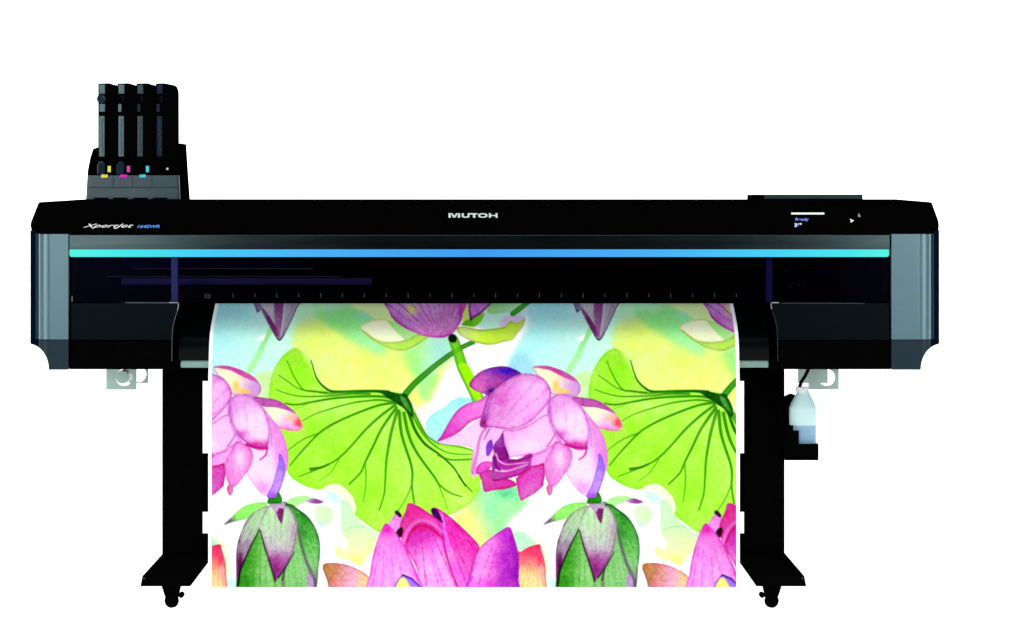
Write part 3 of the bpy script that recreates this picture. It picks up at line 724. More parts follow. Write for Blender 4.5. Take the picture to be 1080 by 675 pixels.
    # ---- the big leaf
    leaf = [(309, 368), (301, 373), (293, 383), (287, 395), (284.5, 410), (284, 425), (286, 445), (294, 475), (304, 499), (312, 507), (325, 514), (337, 516.5), (346, 512), (357, 511), (366, 517), (373, 526), (376, 536), (375, 543), (385, 552), (400, 561.5), (415, 562), (440, 556), (468, 546), (480, 541), (495, 532), (503, 523), (507, 510), (506, 490), (500, 476), (485, 470), (470, 469.5), (460, 467), (452, 461), (446, 450), (440, 438), (434, 427), (426, 416), (412, 413.5), (400, 412), (380, 412), (353, 413), (343, 408.5), (337, 402), (333, 394), (328, 383), (321, 373), (314, 368.5)]
    shape(leaf, (172, 242, 64), edge=(120, 215, 30), ew=.9, ea=.45, noise=.05,
          glow=[(355, 428, 45, 14, (196, 255, 112), .9), (430, 490, 26, 38, (192, 255, 104), .85), (395, 445, 34, 28, (190, 255, 98), .8), (478, 500, 24, 26, (198, 255, 112), .8), (488, 528, 16, 12, (206, 255, 120), .8), (330, 455, 16, 10, (160, 240, 50), .5), (308, 388, 12, 18, (166, 248, 40), .6), (375, 532, 20, 18, (158, 240, 44), .6), (350, 505, 24, 8, (178, 252, 60), .5)])
    shape([(316, 366), (326, 370), (337, 385), (338, 400), (333, 398), (328, 388), (321, 376)], (228, 255, 150), soft=2.0, al=.85)
    G1, G2, G3 = (20, 100, 10), (52, 140, 12), (92, 180, 30)
    stroke([(419, 417), (400, 413), (380, 412.6), (352, 413), (343, 409), (336, 402), (332, 394), (328, 380)], 3.2, .9, G1, .95)
    stroke([(410, 413), (395, 412.4), (375, 414.5)], 2.6, 1.6, (10, 110, 40), .7)
    stroke([(375, 413.5), (360, 414), (345, 415), (330, 412.5), (320, 411), (310, 397), (303, 381)], 2, .9, G2, .85)
    stroke([(345, 414), (325, 412.5), (313, 409), (303, 402), (294, 396)], 1.6, .8, G2, .8)
    stroke([(390, 415.5), (370, 415.5), (355, 417), (340, 418), (318, 418.2), (302, 415), (291, 411)], 2.2, .8, G2, .85)
    stroke([(418, 421), (400, 418.2), (370, 418.8), (350, 420.5), (330, 424), (312, 427), (301, 425.5)], 2.6, 1.6, G2, .95)
    stroke([(328, 424.5), (310, 432)], 1, .5, G3, .7)
    stroke([(416, 424), (400, 422), (385, 423.2), (370, 425.5), (350, 431), (332, 437), (319, 444)], 2.2, .8, G2, .85)
    stroke([(416, 425), (400, 427.5), (380, 434.5), (360, 443), (345, 451), (335, 458.5), (325, 469), (315, 480), (306, 491)], 2.6, 1.2, G2, .92)
    stroke([(337, 457), (322, 462.5), (309, 471), (303, 476)], 1.4, .8, G2, .75)
    stroke([(417, 427), (400, 440), (385, 454), (370, 471), (360, 481), (352, 487), (343, 491.5), (330, 497), (315, 503)], 2.6, .8, G2, .92)
    stroke([(347, 489.5), (339, 493), (328, 495)], 1.6, 3.0, (38, 120, 14), .9)
    stroke([(360, 480), (354, 491), (347, 500), (336, 508)], 1.3, .6, G3, .9)
    stroke([(418, 430), (406, 447), (400, 457), (394, 470), (386, 486), (380, 499), (368, 511)], 2.8, 1.4, G2, .92)
    stroke([(385, 487), (386, 503), (385.5, 515), (383, 530)], 1.6, .9, G3, 1)
    stroke([(419, 433), (413, 455), (410, 470), (407.5, 487), (406.5, 505), (405, 522), (400, 538)], 3.2, 1.2, (60, 150, 14), .92)
    stroke([(421, 434), (423, 455), (427, 470), (433, 488), (435, 500), (434.5, 513), (437, 531)], 3.2, 1.6, G2, .92)
    stroke([(434, 512), (429, 524), (420, 539)], 1.6, 1, G3, .95)
    stroke([(426, 436), (430, 455), (435.5, 470), (444, 484), (458, 503), (464, 512), (475, 520), (487, 524)], 3.4, 1, G2, .92)
    stroke([(462, 510), (467, 523), (472, 537)], 1.5, .7, G3, .95)
    stroke([(432, 438), (437, 452), (443, 462), (450, 470), (464, 480), (478, 493), (488, 508), (498, 519)], 3.2, .9, G1, .9)
    stroke([(484, 502), (491, 513)], 2.0, 1.2, (20, 90, 5), .8)
    stroke([(462, 480), (475, 485), (497, 484.5)], 2.2, 1.4, G2, .85)
    stroke([(436, 440), (442, 451), (449, 461), (457, 469), (468, 476), (480, 479), (497, 479.5)], 2, .9, G2, .85)
    stroke([(437, 436), (444, 450), (451, 460), (460, 466.5), (466, 468.5), (482, 471), (500, 475.5)], 2.0, .9, G2, .85)
    # leaf stalk, hub
    stroke([(424, 421), (430, 413), (437, 405), (447, 396), (460, 385), (475, 374), (488, 366), (499, 361)], 6.4, 4.2, (26, 112, 14), 1, .3, (62, 160, 36))
    shape([(400, 412.5), (410, 413), (420, 415.5), (428, 416), (431, 420), (435, 428), (436.5, 437), (435.5, 440), (431, 438), (426, 431), (420, 427), (414, 423), (408, 419)], (24, 92, 16), edge=(8, 60, 8), ew=1, ea=.6, noise=.3)
    shape([(422, 418), (427, 420), (431, 427), (434, 435), (430, 432), (425, 426)], (52, 150, 36), soft=.7, noise=.3)
    # bright stem of the top lotus
    stroke([(478.5, 359), (483, 372), (488, 388), (496, 404), (506, 425)], 9.5, 11.5, (86, 170, 14), 1, .35, (124, 222, 26))
    shape([(484, 385), (492, 384), (500, 397), (508, 420), (502, 422), (494, 408), (487, 394)], (172, 246, 20), soft=1.2)

    # ---- top lotus
    shape([(368, 316), (412, 316), (416, 345), (396, 338), (385, 330), (374, 326)], (238, 252, 180), soft=1.5, al=.9, edge=(200, 220, 130), ew=.6, ea=.4)
    shape([(380, 346.5), (388, 340), (398, 337), (410, 338), (420, 348), (432, 358), (418, 361), (404, 361), (392, 357)], (250, 251, 212), edge=(196, 216, 120), ew=.7, ea=.6, noise=.02)
    shape([(410, 339), (424, 342), (436, 348), (450, 354), (440, 359), (430, 360), (421, 353), (414, 345)], (184, 248, 148), edge=(150, 220, 110), ew=.6, ea=.4)
    shape([(380, 347), (388, 352), (396, 358), (404, 361), (418, 361), (430, 358.5), (441, 353), (452, 355), (440, 364), (427, 370), (416, 369.5), (404, 365), (392, 358)], (196, 238, 104), edge=(150, 160, 60), ew=.7, ea=.7, noise=.06)
    shape([(505, 345), (512, 330), (526, 318), (548, 316), (554, 337), (540, 339), (532, 347), (520, 348)], (206, 250, 228), soft=.8)
    shape([(514, 330), (520, 318), (552, 314), (546, 326), (530, 330)], (166, 238, 140), (190, 244, 190), (520, 325, 545, 322), soft=1.2)
    shape([(527, 346), (529, 338), (537, 333), (550, 333), (555, 338), (546, 342), (534, 346)], (226, 206, 236), soft=.5)
    stroke([(541, 331), (549, 325), (560, 316)], 4.8, 4.8, (34, 130, 20), 1, .3, (70, 180, 40))
    shape([(482, 347), (490, 345), (505, 348), (520, 347), (532, 345), (538, 339), (545, 341), (553.5, 337), (552, 344), (546, 352), (540, 359), (530, 361), (520, 364), (508, 363), (495, 359), (486, 354)], (232, 248, 140), (206, 240, 74), (486, 350, 530, 355), edge=(130, 160, 30), ew=.8, ea=.75, noise=.08)
    shape([(487, 316), (498, 316), (497, 338), (489, 342)], (232, 246, 130), soft=.5)
    shape([(487, 343), (492, 338), (500, 335), (511, 330), (507, 340), (500, 345), (493, 344)], (112, 196, 30), (150, 226, 60), (488, 342, 508, 334), noise=.1)
    shape([(496, 314), (522, 314), (510, 329), (500, 336), (496, 338)], (216, 138, 232), edge=(110, 20, 110), ew=.9, ea=.9, streaks=(494, 340, 26, .4, (190, 80, 200)))
    shape([(409, 312), (411, 330), (416, 338), (425, 345), (437, 351), (448, 355), (460, 356.5), (470, 356), (478, 351.5), (485, 342), (488, 332), (487.5, 312)], (222, 156, 234), (226, 128, 222), (430, 325, 468, 352), edge=(186, 50, 180), ew=1.1, ea=.85, streaks=(467, 362, 44, .55, (150, 80, 180)), glow=[(434, 326, 7, 7, (232, 240, 120), .95), (486, 330, 3, 10, (200, 40, 190), .8), (420, 334, 6, 8, (214, 120, 226), .6)])
    shape([(473, 357), (475.5, 353), (480, 353.5), (482.2, 357.5), (480, 361.5), (475.5, 361)], (14, 34, 12), edge=(4, 16, 4), ew=.6, ea=.6)

    # ---- hanging bud at the top
    shape([(266, 312), (280, 312), (278, 323), (272, 330), (270, 326)], (150, 120, 165), edge=(60, 40, 70), ew=.6, ea=.8)
    shape([(272, 312), (275.5, 326), (281, 338), (288, 351), (292, 357.5), (294.5, 359.8), (298, 357.5), (302, 350), (308, 338), (313, 326), (317, 312)], (190, 186, 190), (176, 160, 186), (285, 330, 306, 340), edge=(34, 18, 44), ew=.8, ea=1.0, streaks=(294, 375, 60, .5, (225, 232, 205)), noise=.1)
    shape([(290, 312), (299, 312), (298.5, 336), (296, 355), (292, 352), (290, 340)], (156, 88, 158), soft=.7, noise=.15)
    shape([(277, 326), (280, 328), (290, 343), (294, 354), (290, 353), (283, 340)], (140, 66, 140), soft=.6, noise=.15)
    stroke([(300, 322), (298, 340), (296, 354)], 1.6, .6, (222, 228, 200), .7)
    stroke([(310, 316), (304, 335), (297, 356)], 1.2, .6, (120, 110, 140), .6)

    # ---- pink flower (instance at x ~ 560)
    K = (196, 60, 188)
    shape([(562, 387.5), (575, 386), (590, 390), (602, 396), (610, 403), (613, 410), (611, 416), (605, 419.5), (598, 417), (588, 419), (578, 412), (568, 398)], (247, 236, 200), (212, 162, 228), (584, 398, 606, 408), edge=(190, 100, 190), ew=.8, ea=.7, glow=[(586, 407, 3.5, 6, (250, 200, 90), .9), (594, 413, 7, 3, (250, 204, 90), .9)])
    shape([(562, 387.5), (575, 386), (590, 390), (602, 396), (609, 402), (604, 402), (592, 397), (580, 391), (570, 389)], (206, 96, 186), soft=.5, noise=.1)
    shape([(603, 419), (616, 420), (630, 423), (640, 428), (650, 437), (656, 447), (655.5, 452), (650, 455), (640, 454), (631, 451), (622, 441), (612, 428)], (251, 246, 200), (250, 180, 232), (624, 436, 636, 450), edge=(224, 80, 140), ew=.8, ea=.6, glow=[(652, 446, 5, 6, (252, 92, 110), .95), (644, 440, 6, 5, (255, 190, 130), .8), (640, 452, 8, 3, (246, 150, 244), .7)])
    shape([(603, 419), (616, 419.8), (630, 422.5), (641, 429), (649, 436), (640, 433), (628, 430), (618, 429.5), (611, 427)], (190, 88, 186), edge=(150, 40, 140), ew=.6, ea=.6, noise=.12)
    shape([(594, 420), (612, 428), (622, 440), (632, 452), (637, 462), (640.5, 475), (641, 490), (637.5, 503), (634, 513), (629, 523.5), (621, 525), (610, 518.5), (600, 505.5), (597.5, 497), (596, 470)], (232, 136, 236), (247, 208, 247), (636, 480, 618, 484), edge=(214, 110, 214), ew=.8, ea=.6, glow=[(612, 514, 12, 9, (252, 160, 248), .9), (632, 466, 6, 20, (242, 150, 248), .7), (618, 455, 5, 18, (226, 120, 244), .6)])
    stroke([(617, 436), (622, 450), (624, 470)], 1.2, .8, (190, 100, 230), .7)
    shape([(632, 479), (636, 484), (638, 496), (635, 510), (630, 523), (624, 526), (618.5, 524), (624, 513), (628, 500), (631, 488)], (150, 102, 240), (196, 150, 250), (636, 486, 628, 508), edge=(120, 60, 210), ew=.6, ea=.6, glow=[(623, 523, 6, 5, (180, 90, 240), .9)])
    # middle pale ground of the flower
    shape([(505, 443), (540, 444), (568, 426), (580, 418), (588, 440), (600, 470), (598, 492), (578, 500), (560, 482), (530, 470), (505, 500), (497, 500), (499, 475)], (238, 180, 242), noise=.04, edge=(214, 110, 214), ew=.8, ea=.5)
    shape([(461.5, 466), (466, 459), (471, 450), (477, 440), (484, 431.5), (494, 425.5), (506, 422), (517, 415), (512, 438), (505, 442), (496, 446), (486, 455), (476, 461)], (226, 84, 214), (240, 124, 238), (470, 458, 500, 432), edge=(190, 40, 170), ew=1.0, ea=.8, noise=.08)
    shape([(463, 467), (476, 461.5), (490, 453.5), (503, 444), (508, 450), (506, 468), (502, 480), (500, 486), (499, 474), (485, 470), (472, 469)], (243, 198, 245), edge=(224, 140, 224), ew=.7, ea=.4)
    # dark upper petal
    shape([(495, 405.5), (500, 398), (508, 391.5), (518, 388), (530, 386.5), (541, 389), (550, 395.5), (536, 401), (524, 410), (517, 417), (508, 415), (499, 411)], (226, 92, 206), (150, 60, 190), (500, 406, 526, 398), edge=(100, 10, 130), ew=.9, ea=.8, noise=.12, glow=[(535, 391, 12, 4, (74, 40, 200), .95), (515, 391, 8, 3, (110, 50, 200), .6), (517, 413, 5, 4, (50, 10, 110), .9), (524, 403, 5, 6, (214, 70, 160), .7)])
    # the folded left edge and the big oval
    shape([(506.5, 450), (507, 443), (510, 432), (514, 420), (520, 413), (524, 425), (519, 440), (515, 451)], (196, 96, 224), (170, 70, 190), (512, 425, 510, 448), edge=(130, 20, 120), ew=.8, ea=.8, glow=[(510, 446, 6, 6, (150, 20, 120), .9)])
    shape([(548, 395), (560, 394.5), (571, 398), (578, 405), (581.5, 414), (579.5, 424), (571, 434), (561, 444), (549, 451), (535, 453), (522, 451.5), (513, 449.5), (515, 436), (517, 422), (524, 410), (535, 401)], (226, 132, 232), (240, 166, 245), (530, 405, 560, 425), streaks=(506, 470, 34, .22, (206, 90, 206)), edge=(186, 56, 190), ew=1.0, ea=.8, noise=.06, glow=[(528, 425, 8, 16, (226, 104, 220), .7), (560, 408, 14, 10, (250, 196, 252), .6), (568, 399, 10, 4, (230, 120, 232), .5)])
    # right oval
    shape([(580, 444), (577.5, 436), (579, 424), (584, 417.5), (591, 415.5), (599, 417), (607, 422), (615, 431), (620, 442), (622, 455), (621, 467), (616, 475), (606, 474), (596, 467), (587, 458)], (232, 150, 238), (247, 204, 248), (592, 420, 600, 444), streaks=(604, 500, 36, .22, (214, 110, 220)), edge=(190, 64, 200), ew=1.3, ea=.8, noise=.05, glow=[(608, 470, 14, 5.5, (214, 30, 176), 1.0), (592, 458, 8, 5, (226, 100, 226), .7), (580, 438, 3, 14, (206, 110, 230), .7), (619, 470, 4, 5, (190, 0, 120), .8)])
    # central front petal
    shape([(530, 455), (545, 453), (560, 447), (572, 439), (579, 438), (582, 450), (588, 460), (592, 466), (584, 472), (570, 478), (556, 481), (541, 482.5), (536, 483), (533, 470)], (243, 184, 244), edge=(206, 84, 206), ew=.9, ea=.7, noise=.05, glow=[(556, 470, 16, 8, (252, 222, 252), .6), (540, 458, 6, 6, (240, 160, 246), .6)])
    shape([(519, 482), (521, 470), (527, 462), (530.5, 457), (532, 468), (537, 482.5), (532, 486), (524, 490)], (176, 84, 206), (130, 20, 130), (526, 462, 530, 482), edge=(90, 0, 110), ew=.7, ea=.8, noise=.15)
    shape([(497, 499), (500, 484), (503, 468), (507, 456), (513, 452), (514, 466), (521, 476), (520, 490), (514, 497), (505, 500)], (248, 190, 250), edge=(206, 80, 200), ew=.8, ea=.6)
    stroke([(512, 452), (506, 463), (503, 480), (499, 498)], 2.0, 2.6, (214, 90, 206), .7)
    stroke([(516, 453), (510, 464)], 1.8, 1.0, (150, 70, 190), .7)
    shape([(513, 470), (518, 464), (520, 472), (516, 481), (513, 480)], (140, 60, 210), soft=.5)
    shape([(540, 507), (545, 512), (534, 516), (520, 517.5), (511, 519), (508, 508), (506, 499), (520, 496), (532, 504)], (212, 70, 188), edge=(190, 14, 130), ew=.9, ea=.8, noise=.12)
    shape([(519, 498), (520, 481), (527, 484), (536, 484), (546, 484.5), (561, 479), (560, 492), (552, 500), (540, 504), (525, 508), (519, 506)], (168, 40, 172), (200, 60, 190), (530, 485, 540, 506), edge=(110, 0, 120), ew=.8, ea=.7, noise=.25)
    stroke([(523, 479), (526, 486), (534, 490), (546, 489), (557, 488)], 2.0, .8, (246, 170, 240), .9)
    stroke([(523, 496), (534, 497), (545, 494), (556, 490)], 2.4, .8, (248, 190, 244), .9)
    stroke([(522, 483), (523, 492), (527, 496)], 3.0, 2.0, (110, 20, 140), .8)
    stroke([(536, 487), (548, 486), (560, 482)], 2.4, 1.4, (150, 10, 130), .8)
    stroke([(521, 507), (534, 504), (548, 500), (557, 492)], 1.8, 1.8, (176, 20, 150), .9)
    shape([(502, 495), (506, 489.5), (512, 487), (518, 487.5), (519, 491), (515, 496), (508, 499.5), (503, 499.5)], (232, 92, 224), edge=(180, 20, 140), ew=.8, ea=.7)
    shape([(560, 493), (562, 481), (574, 476), (584, 469), (584, 480), (578, 487), (570, 491)], (244, 160, 246), edge=(206, 70, 200), ew=.8, ea=.7)
    shape([(544, 505), (550, 500), (556, 495), (560, 492), (566, 491), (574, 488.5), (575, 500), (573, 513), (564, 521), (549.5, 529), (547, 522)], (218, 84, 206), edge=(196, 14, 130), ew=1.0, ea=.85, noise=.08, smooth=False)
    shape([(576, 516), (578, 511), (582, 511), (583, 519), (579, 523)], (214, 110, 180), edge=(170, 60, 140), ew=.6, ea=.7)
    shape([(576, 484), (581, 475), (586, 466), (594, 468), (602, 474), (604, 482), (601, 493), (595, 502), (588, 511), (582, 514), (577, 508), (574.5, 496)], (234, 138, 232), edge=(210, 70, 196), ew=.9, ea=.7, glow=[(590, 484, 6, 12, (252, 216, 252), .9)])
    stroke([(597, 469), (606, 472), (619, 473)], 3, 2.4, (196, 10, 140), .85)
    stroke([(619, 472), (617, 480), (611, 485)], 2.4, 1.4, (206, 40, 160), .85)
    stroke([(585, 458), (582, 464), (577, 471)], 1.2, 2, (206, 80, 200), .7)
    # ---- bottom green bud (instance at x ~ 292)
    shape([(283, 532), (276, 530), (263, 532), (253, 537), (245, 545), (235.5, 554), (246, 551), (262, 547), (274, 541)], (152, 236, 112), edge=(110, 180, 90), ew=.7, ea=.5, glow=[(240, 551, 8, 6, (136, 60, 160), 1.0)])
    shape([(302, 530), (309, 525), (320, 523), (332, 526), (322, 530), (312, 534), (304, 536)], (178, 240, 152), edge=(140, 210, 120), ew=.6, ea=.4)
    shape([(322, 528.5), (331, 526), (336, 527), (341.5, 529.5), (337, 531.5), (327, 531)], (214, 160, 220), (150, 70, 160), (323, 529, 334, 529), noise=.1)
    shape([(283, 534), (270, 539), (260, 549), (254, 562), (250, 576), (249, 596), (252, 626), (272, 626), (282, 580), (288, 545)], (172, 212, 156), (176, 170, 180), (272, 542, 256, 590), edge=(110, 60, 110), ew=.9, ea=.7, streaks=(282, 530, 46, .35, (140, 110, 140)), glow=[(253, 600, 4.5, 22, (110, 30, 100), 1.0), (262, 582, 4, 14, (150, 100, 150), .6)])
    shape([(298, 533), (306, 532.5), (314, 537), (324, 544), (332, 555), (337, 568), (338, 582), (336.5, 598), (332, 624), (310, 628), (300, 580)], (72, 168, 60), (134, 198, 118), (316, 548, 322, 600), edge=(60, 90, 60), ew=.9, ea=.8, streaks=(304, 525, 70, .4, (60, 150, 50)), glow=[(334, 612, 5, 14, (120, 90, 130), .6), (318, 560, 4, 20, (80, 120, 80), .4)])
    shape([(283, 628), (288, 608), (298, 600), (308, 586), (314, 560), (318, 575), (326, 600), (330, 626)], (132, 198, 114), edge=(90, 110, 90), ew=.7, ea=.5, streaks=(304, 520, 90, .4, (110, 150, 110)), noise=.08)
    stroke([(314, 553), (317, 572), (324, 594), (330, 608), (332, 622)], 1.2, 5.0, (90, 60, 100), .65, .8)
    shape([(324, 608), (328, 606), (331, 614), (330, 624), (325, 624)], (176, 140, 190), soft=.8)
    stroke([(299, 604), (299, 622)], 2.5, 4, (110, 110, 80), .7, 1.0)
    stroke([(302, 596), (298, 612)], 1.6, 2.0, (60, 50, 50), .7)
    shape([(274, 557), (268, 570), (261, 585), (254, 600), (251, 624), (289, 630), (290.5, 613), (284, 594), (278, 574)], (66, 156, 38), (136, 200, 116), (262, 590, 280, 592), streaks=(276, 520, 80, .55, (60, 160, 40)), edge=(60, 120, 30), ew=.6, ea=.6)
    stroke([(274, 558), (266, 573), (258, 591), (253, 603), (251, 617)], 1.0, 2.6, (30, 16, 30), .9)
    shape([(285, 533), (279, 540), (275, 550), (274, 560), (278, 574), (283, 590), (288, 604), (290.5, 613.5), (297, 604), (304, 594), (310, 580), (313, 564), (313.5, 552), (309, 540), (301, 533)], (188, 220, 174), (178, 178, 174), (292, 545, 291, 600), c2=(170, 84, 170), edge=(120, 70, 120), ew=1.0, ea=.7, streaks=(292, 628, 70, .4, (160, 120, 160)), glow=[(291, 604, 8, 12, (150, 44, 140), .95), (281, 548, 5, 10, (160, 230, 150), .7), (309, 560, 4, 20, (190, 140, 190), .6), (277, 572, 3, 12, (150, 110, 140), .6)])
    stroke([(274.5, 560), (279, 577), (285, 595), (290.5, 613)], 1.2, 1.8, (50, 20, 50), .8)
    stroke([(311, 582), (303, 596), (294, 609)], .8, 1.8, (40, 20, 40), .85)
    shape([(284, 532), (302, 530), (299.5, 540), (298, 553), (293, 546), (289, 538)], (190, 160, 196), edge=(140, 90, 140), ew=.6, ea=.4, smooth=False)
    shape([(292, 541), (295, 536), (300, 537), (299, 546), (297.3, 553), (294, 548)], (126, 40, 112), smooth=False, noise=.2)
    stroke([(302, 532.5), (308, 533), (316, 539), (325, 546)], 2.0, 1.2, (24, 80, 24), .7)
    shape([(282.5, 531), (284, 525.5), (291, 525), (293.5, 519), (297, 524), (297.5, 530.5), (289, 531.5)], (52, 150, 24), edge=(14, 80, 14), ew=.8, ea=.9, noise=.15)

    # ---- small petals
    shape([(340.5, 598), (344, 594.5), (354, 594), (366, 596), (378, 601), (388, 608), (393, 626), (352, 626), (345, 612)], (176, 116, 60), (240, 156, 204), (341, 597, 396, 614), c2=(246, 214, 120), edge=(150, 50, 60), ew=.8, ea=.75, streaks=(338, 590, 60, .35, (214, 100, 160)))
    stroke([(341, 600), (347, 612), (353, 624)], 1.4, 1.0, (120, 110, 90), .6)
    shape([(340, 604), (344, 612), (348, 622), (344, 622)], (240, 232, 220), soft=1.2, al=.6)
    shape([(568.5, 572), (575, 578), (579, 596), (577, 608), (572, 590)], (252, 252, 190), soft=1.5, al=.8)
    shape([(546, 586), (550, 582), (558, 577), (569, 574.5), (571, 580), (574.5, 592), (575.5, 604), (574, 628), (545, 628)], (238, 60, 124), (244, 130, 120), (562, 576, 560, 612), c2=(252, 214, 140), edge=(206, 40, 70), ew=.9, ea=.6, streaks=(566, 560, 70, .35, (226, 90, 120)), glow=[(570, 588, 4, 10, (226, 30, 90), .7), (572, 605, 4, 14, (240, 170, 190), .6)])

    # ---- big magenta lotus at the bottom
    shape([(410, 554), (416, 544), (420, 539), (424, 546), (424, 566), (414, 562)], (236, 140, 238), edge=(190, 80, 190), ew=.6, ea=.5)
    shape([(422, 556), (424, 548), (428, 539), (431, 531), (441, 534), (452, 541), (462, 548), (468, 560), (468, 580), (430, 585), (424, 570)], (222, 36, 160), (230, 80, 200), (432, 534, 455, 560), edge=(190, 6, 110), ew=1.0, ea=.8, noise=.12)
    stroke([(418.5, 540.5), (422, 544)], 4.0, 3.2, (36, 10, 24), .95)
    shape([(458, 536), (466, 539), (478, 548), (490, 559), (500, 569), (506, 578), (502, 588), (498, 602), (496, 628), (482, 628), (472, 600), (466, 575), (462, 550)], (226, 56, 196), (236, 104, 226), (480, 555, 488, 618), edge=(196, 10, 140), ew=1.0, ea=.8, streaks=(462, 530, 50, .5, (206, 20, 160)), glow=[(500, 578, 6, 8, (226, 30, 180), .6)])
    shape([(464, 541), (469, 545), (473, 562), (480, 585), (489, 606), (496, 628), (482, 628), (474, 598), (468, 575)], (240, 110, 238), edge=(180, 30, 170), ew=.7, ea=.7, noise=.08)
    shape([(424, 572), (428, 563), (434, 555), (443, 551.5), (454, 553), (467, 563), (469, 577), (474, 596), (480, 612), (485, 628), (443, 628), (440, 602), (432, 586)], (214, 50, 196), (240, 124, 238), (445, 560, 460, 600), c2=(250, 160, 250), edge=(206, 20, 130), ew=1.0, ea=.7, streaks=(440, 530, 40, .35, (196, 40, 190)), glow=[(446, 557, 14, 4, (214, 20, 120), .8)])
    stroke([(425, 573), (430, 560), (438, 551.5), (448, 549), (458, 554), (467, 562)], 3.4, 3.0, (236, 110, 224), .95, .4)
    stroke([(429, 572), (433, 562), (441, 555.5), (450, 555), (460, 562), (467, 568)], 1.8, 2.0, (206, 10, 100), .75, .5)
    stroke([(467, 562), (470, 582), (476, 602), (484, 622)], 1.2, 1.2, (170, 20, 150), .8)
    shape([(418, 563), (420.5, 558), (424.5, 557), (425, 562), (421.5, 568)], (50, 0, 26), noise=.2)
    shape([(454.5, 538), (458, 536), (462, 539.5), (466, 548), (467, 552), (462, 548), (457, 544)], (60, 6, 96), edge=(20, 0, 40), ew=.6, ea=.7)
    shape([(407, 552), (413, 557), (421, 566), (428, 579), (436, 595), (441, 608), (445, 628), (390, 628), (390.5, 604), (393, 588), (398, 570), (402, 560)], (240, 124, 240), (250, 156, 250), (405, 565, 410, 610), edge=(206, 40, 200), ew=.9, ea=.75, streaks=(407, 538, 44, .4, (206, 90, 220)), glow=[(407, 558, 8, 8, (226, 30, 190), .95)])
    shape([(412, 628), (419, 613), (425, 605.5), (435, 610), (448, 622), (450, 628)], (166, 120, 240), edge=(80, 20, 150), ew=1.0, ea=.85, smooth=False)
    shape([(417, 624), (421, 612), (426, 609), (431, 616), (433, 624)], (240, 234, 140), soft=.9)
    shape([(494, 628), (496, 606), (502, 586), (508, 576), (518, 567), (529, 559.5), (536, 556), (539.5, 559), (542.5, 568), (546, 580), (547.5, 594), (547, 612), (545.5, 628)], (244, 136, 246), (226, 90, 232), (506, 590, 536, 596), c2=(176, 40, 206), edge=(160, 20, 180), ew=1.0, ea=.75, streaks=(532, 540, 50, .4, (190, 60, 214)), glow=[(535, 562, 7, 8, (200, 60, 226), .8), (543, 604, 4, 20, (140, 20, 190), .8)])
    pk = np.clip((np.minimum(img[..., 0], img[..., 2]) - img[..., 1]) * 2.2, 0, 1)
    img[..., 0] *= 1 - .04 * pk; img[..., 2] *= 1 - .12 * pk; img[..., 1] += .0 * pk * (1 - img[..., 1])
    gn = np.clip((img[..., 1] - np.maximum(img[..., 2], .75 * img[..., 0])) * 2, 0, 1); img *= (1 - .05 * gn)[..., None]
    img *= (1 + .045 * NB[:H, 200:200 + W] * np.clip((1 - img.min(-1)) * 1.6, 0, 1))[..., None]
    # weave of the cloth-like sheet: very faint
    gr = 1 + .02 * NF[:H, :W][..., None]
    img[:] = np.clip(img * gr, 0, 1)
    return img, X0, Y0, SS

ART, AX, AY, ASS = make_art()
def sample_art(px, py):
    """box-filtered lookup, px/py arrays in photo pixels"""
    gx = (px - AX) * ASS; gy = (py - AY) * ASS
    acc = 0
    for dx in (-.5, .5):
        for dy in (-.5, .5):
            ix = np.clip((gx + dx).round().astype(int), 0, ART.shape[1] - 1); iy = np.clip((gy + dy).round().astype(int), 0, ART.shape[0] - 1)
            acc = acc + ART[iy, ix]
    return acc / 4
STEP = 1 / 1.5
pys = np.concatenate([[318.0, 319.0], np.arange(320.0, 619.4 + 1e-6, STEP)])
halfw = None
cxp = 500.0
xs_w = np.linspace(PX(219.6, -.02), PX(780.2, -.02), int((780.2 - 219.6) / STEP) + 1)
nr, nc = len(pys), len(xs_w)
yy = np.array([smooth_y(p) if p > 324 else edge_y(p) for p in pys])
kk = S * (D + yy) / D
ZZ = ZC - (pys - 212) * kk
ZZ[0] = ZZ[2] + .004; ZZ[1] = ZZ[2] + .002
co_ = np.zeros((nr, nc, 3)); co_[..., 0] = xs_w[None, :]; co_[..., 1] = yy[:, None]; co_[..., 2] = ZZ[:, None]
# a hanging sheet is never quite flat
env = np.clip((pys - 400) / 200, 0, 1)[:, None]
co_[..., 1] += env * .006 * np.sin(xs_w[None, :] * 5.1 + .4) * np.cos((pys[:, None] - 400) / 130)
PXg = 510 + xs_w[None, :] / kk[:, None]; PYg = np.repeat(pys[:, None], nc, 1)
colr = sample_art(PXg, PYg)
marg = 3.6 * S
inm = ((xs_w > xs_w[0] + marg) & (xs_w < xs_w[-1] - marg)).astype(float)[None, :, None]
colr = colr * inm + (1 - inm) * 1.0
lc = np.where(colr <= .04045, colr / 12.92, ((colr + .055) / 1.055) ** 2.4)
lc = np.clip(lc, 0, 1) ** 1.12
lc = lc * (.965 - .05 * (1 - lc.min(-1, keepdims=True)))
loc = Vector((0, -.02, PZ(619.4, -.02)))
bcol = np.unique(np.concatenate([np.arange(0, nc, 14), [nc - 1]])); bx = co_[:, bcol].copy(); bx[..., 1] += .0015; nbc = len(bcol)
sel = np.unique(np.concatenate([[0], np.arange(2, nr, 12), [nr - 1]]))
bx = bx[sel]; nb_ = len(sel)
verts = np.concatenate([co_.reshape(-1, 3), bx.reshape(-1, 3)]) - np.array(loc)
i = np.arange(nr - 1)[:, None] * nc + np.arange(nc - 1)[None, :]
F1 = np.stack([i, i + nc, i + nc + 1, i + 1], -1).reshape(-1, 4)
j = nr * nc + np.arange(nb_ - 1)[:, None] * nbc + np.arange(nbc - 1)[None, :]
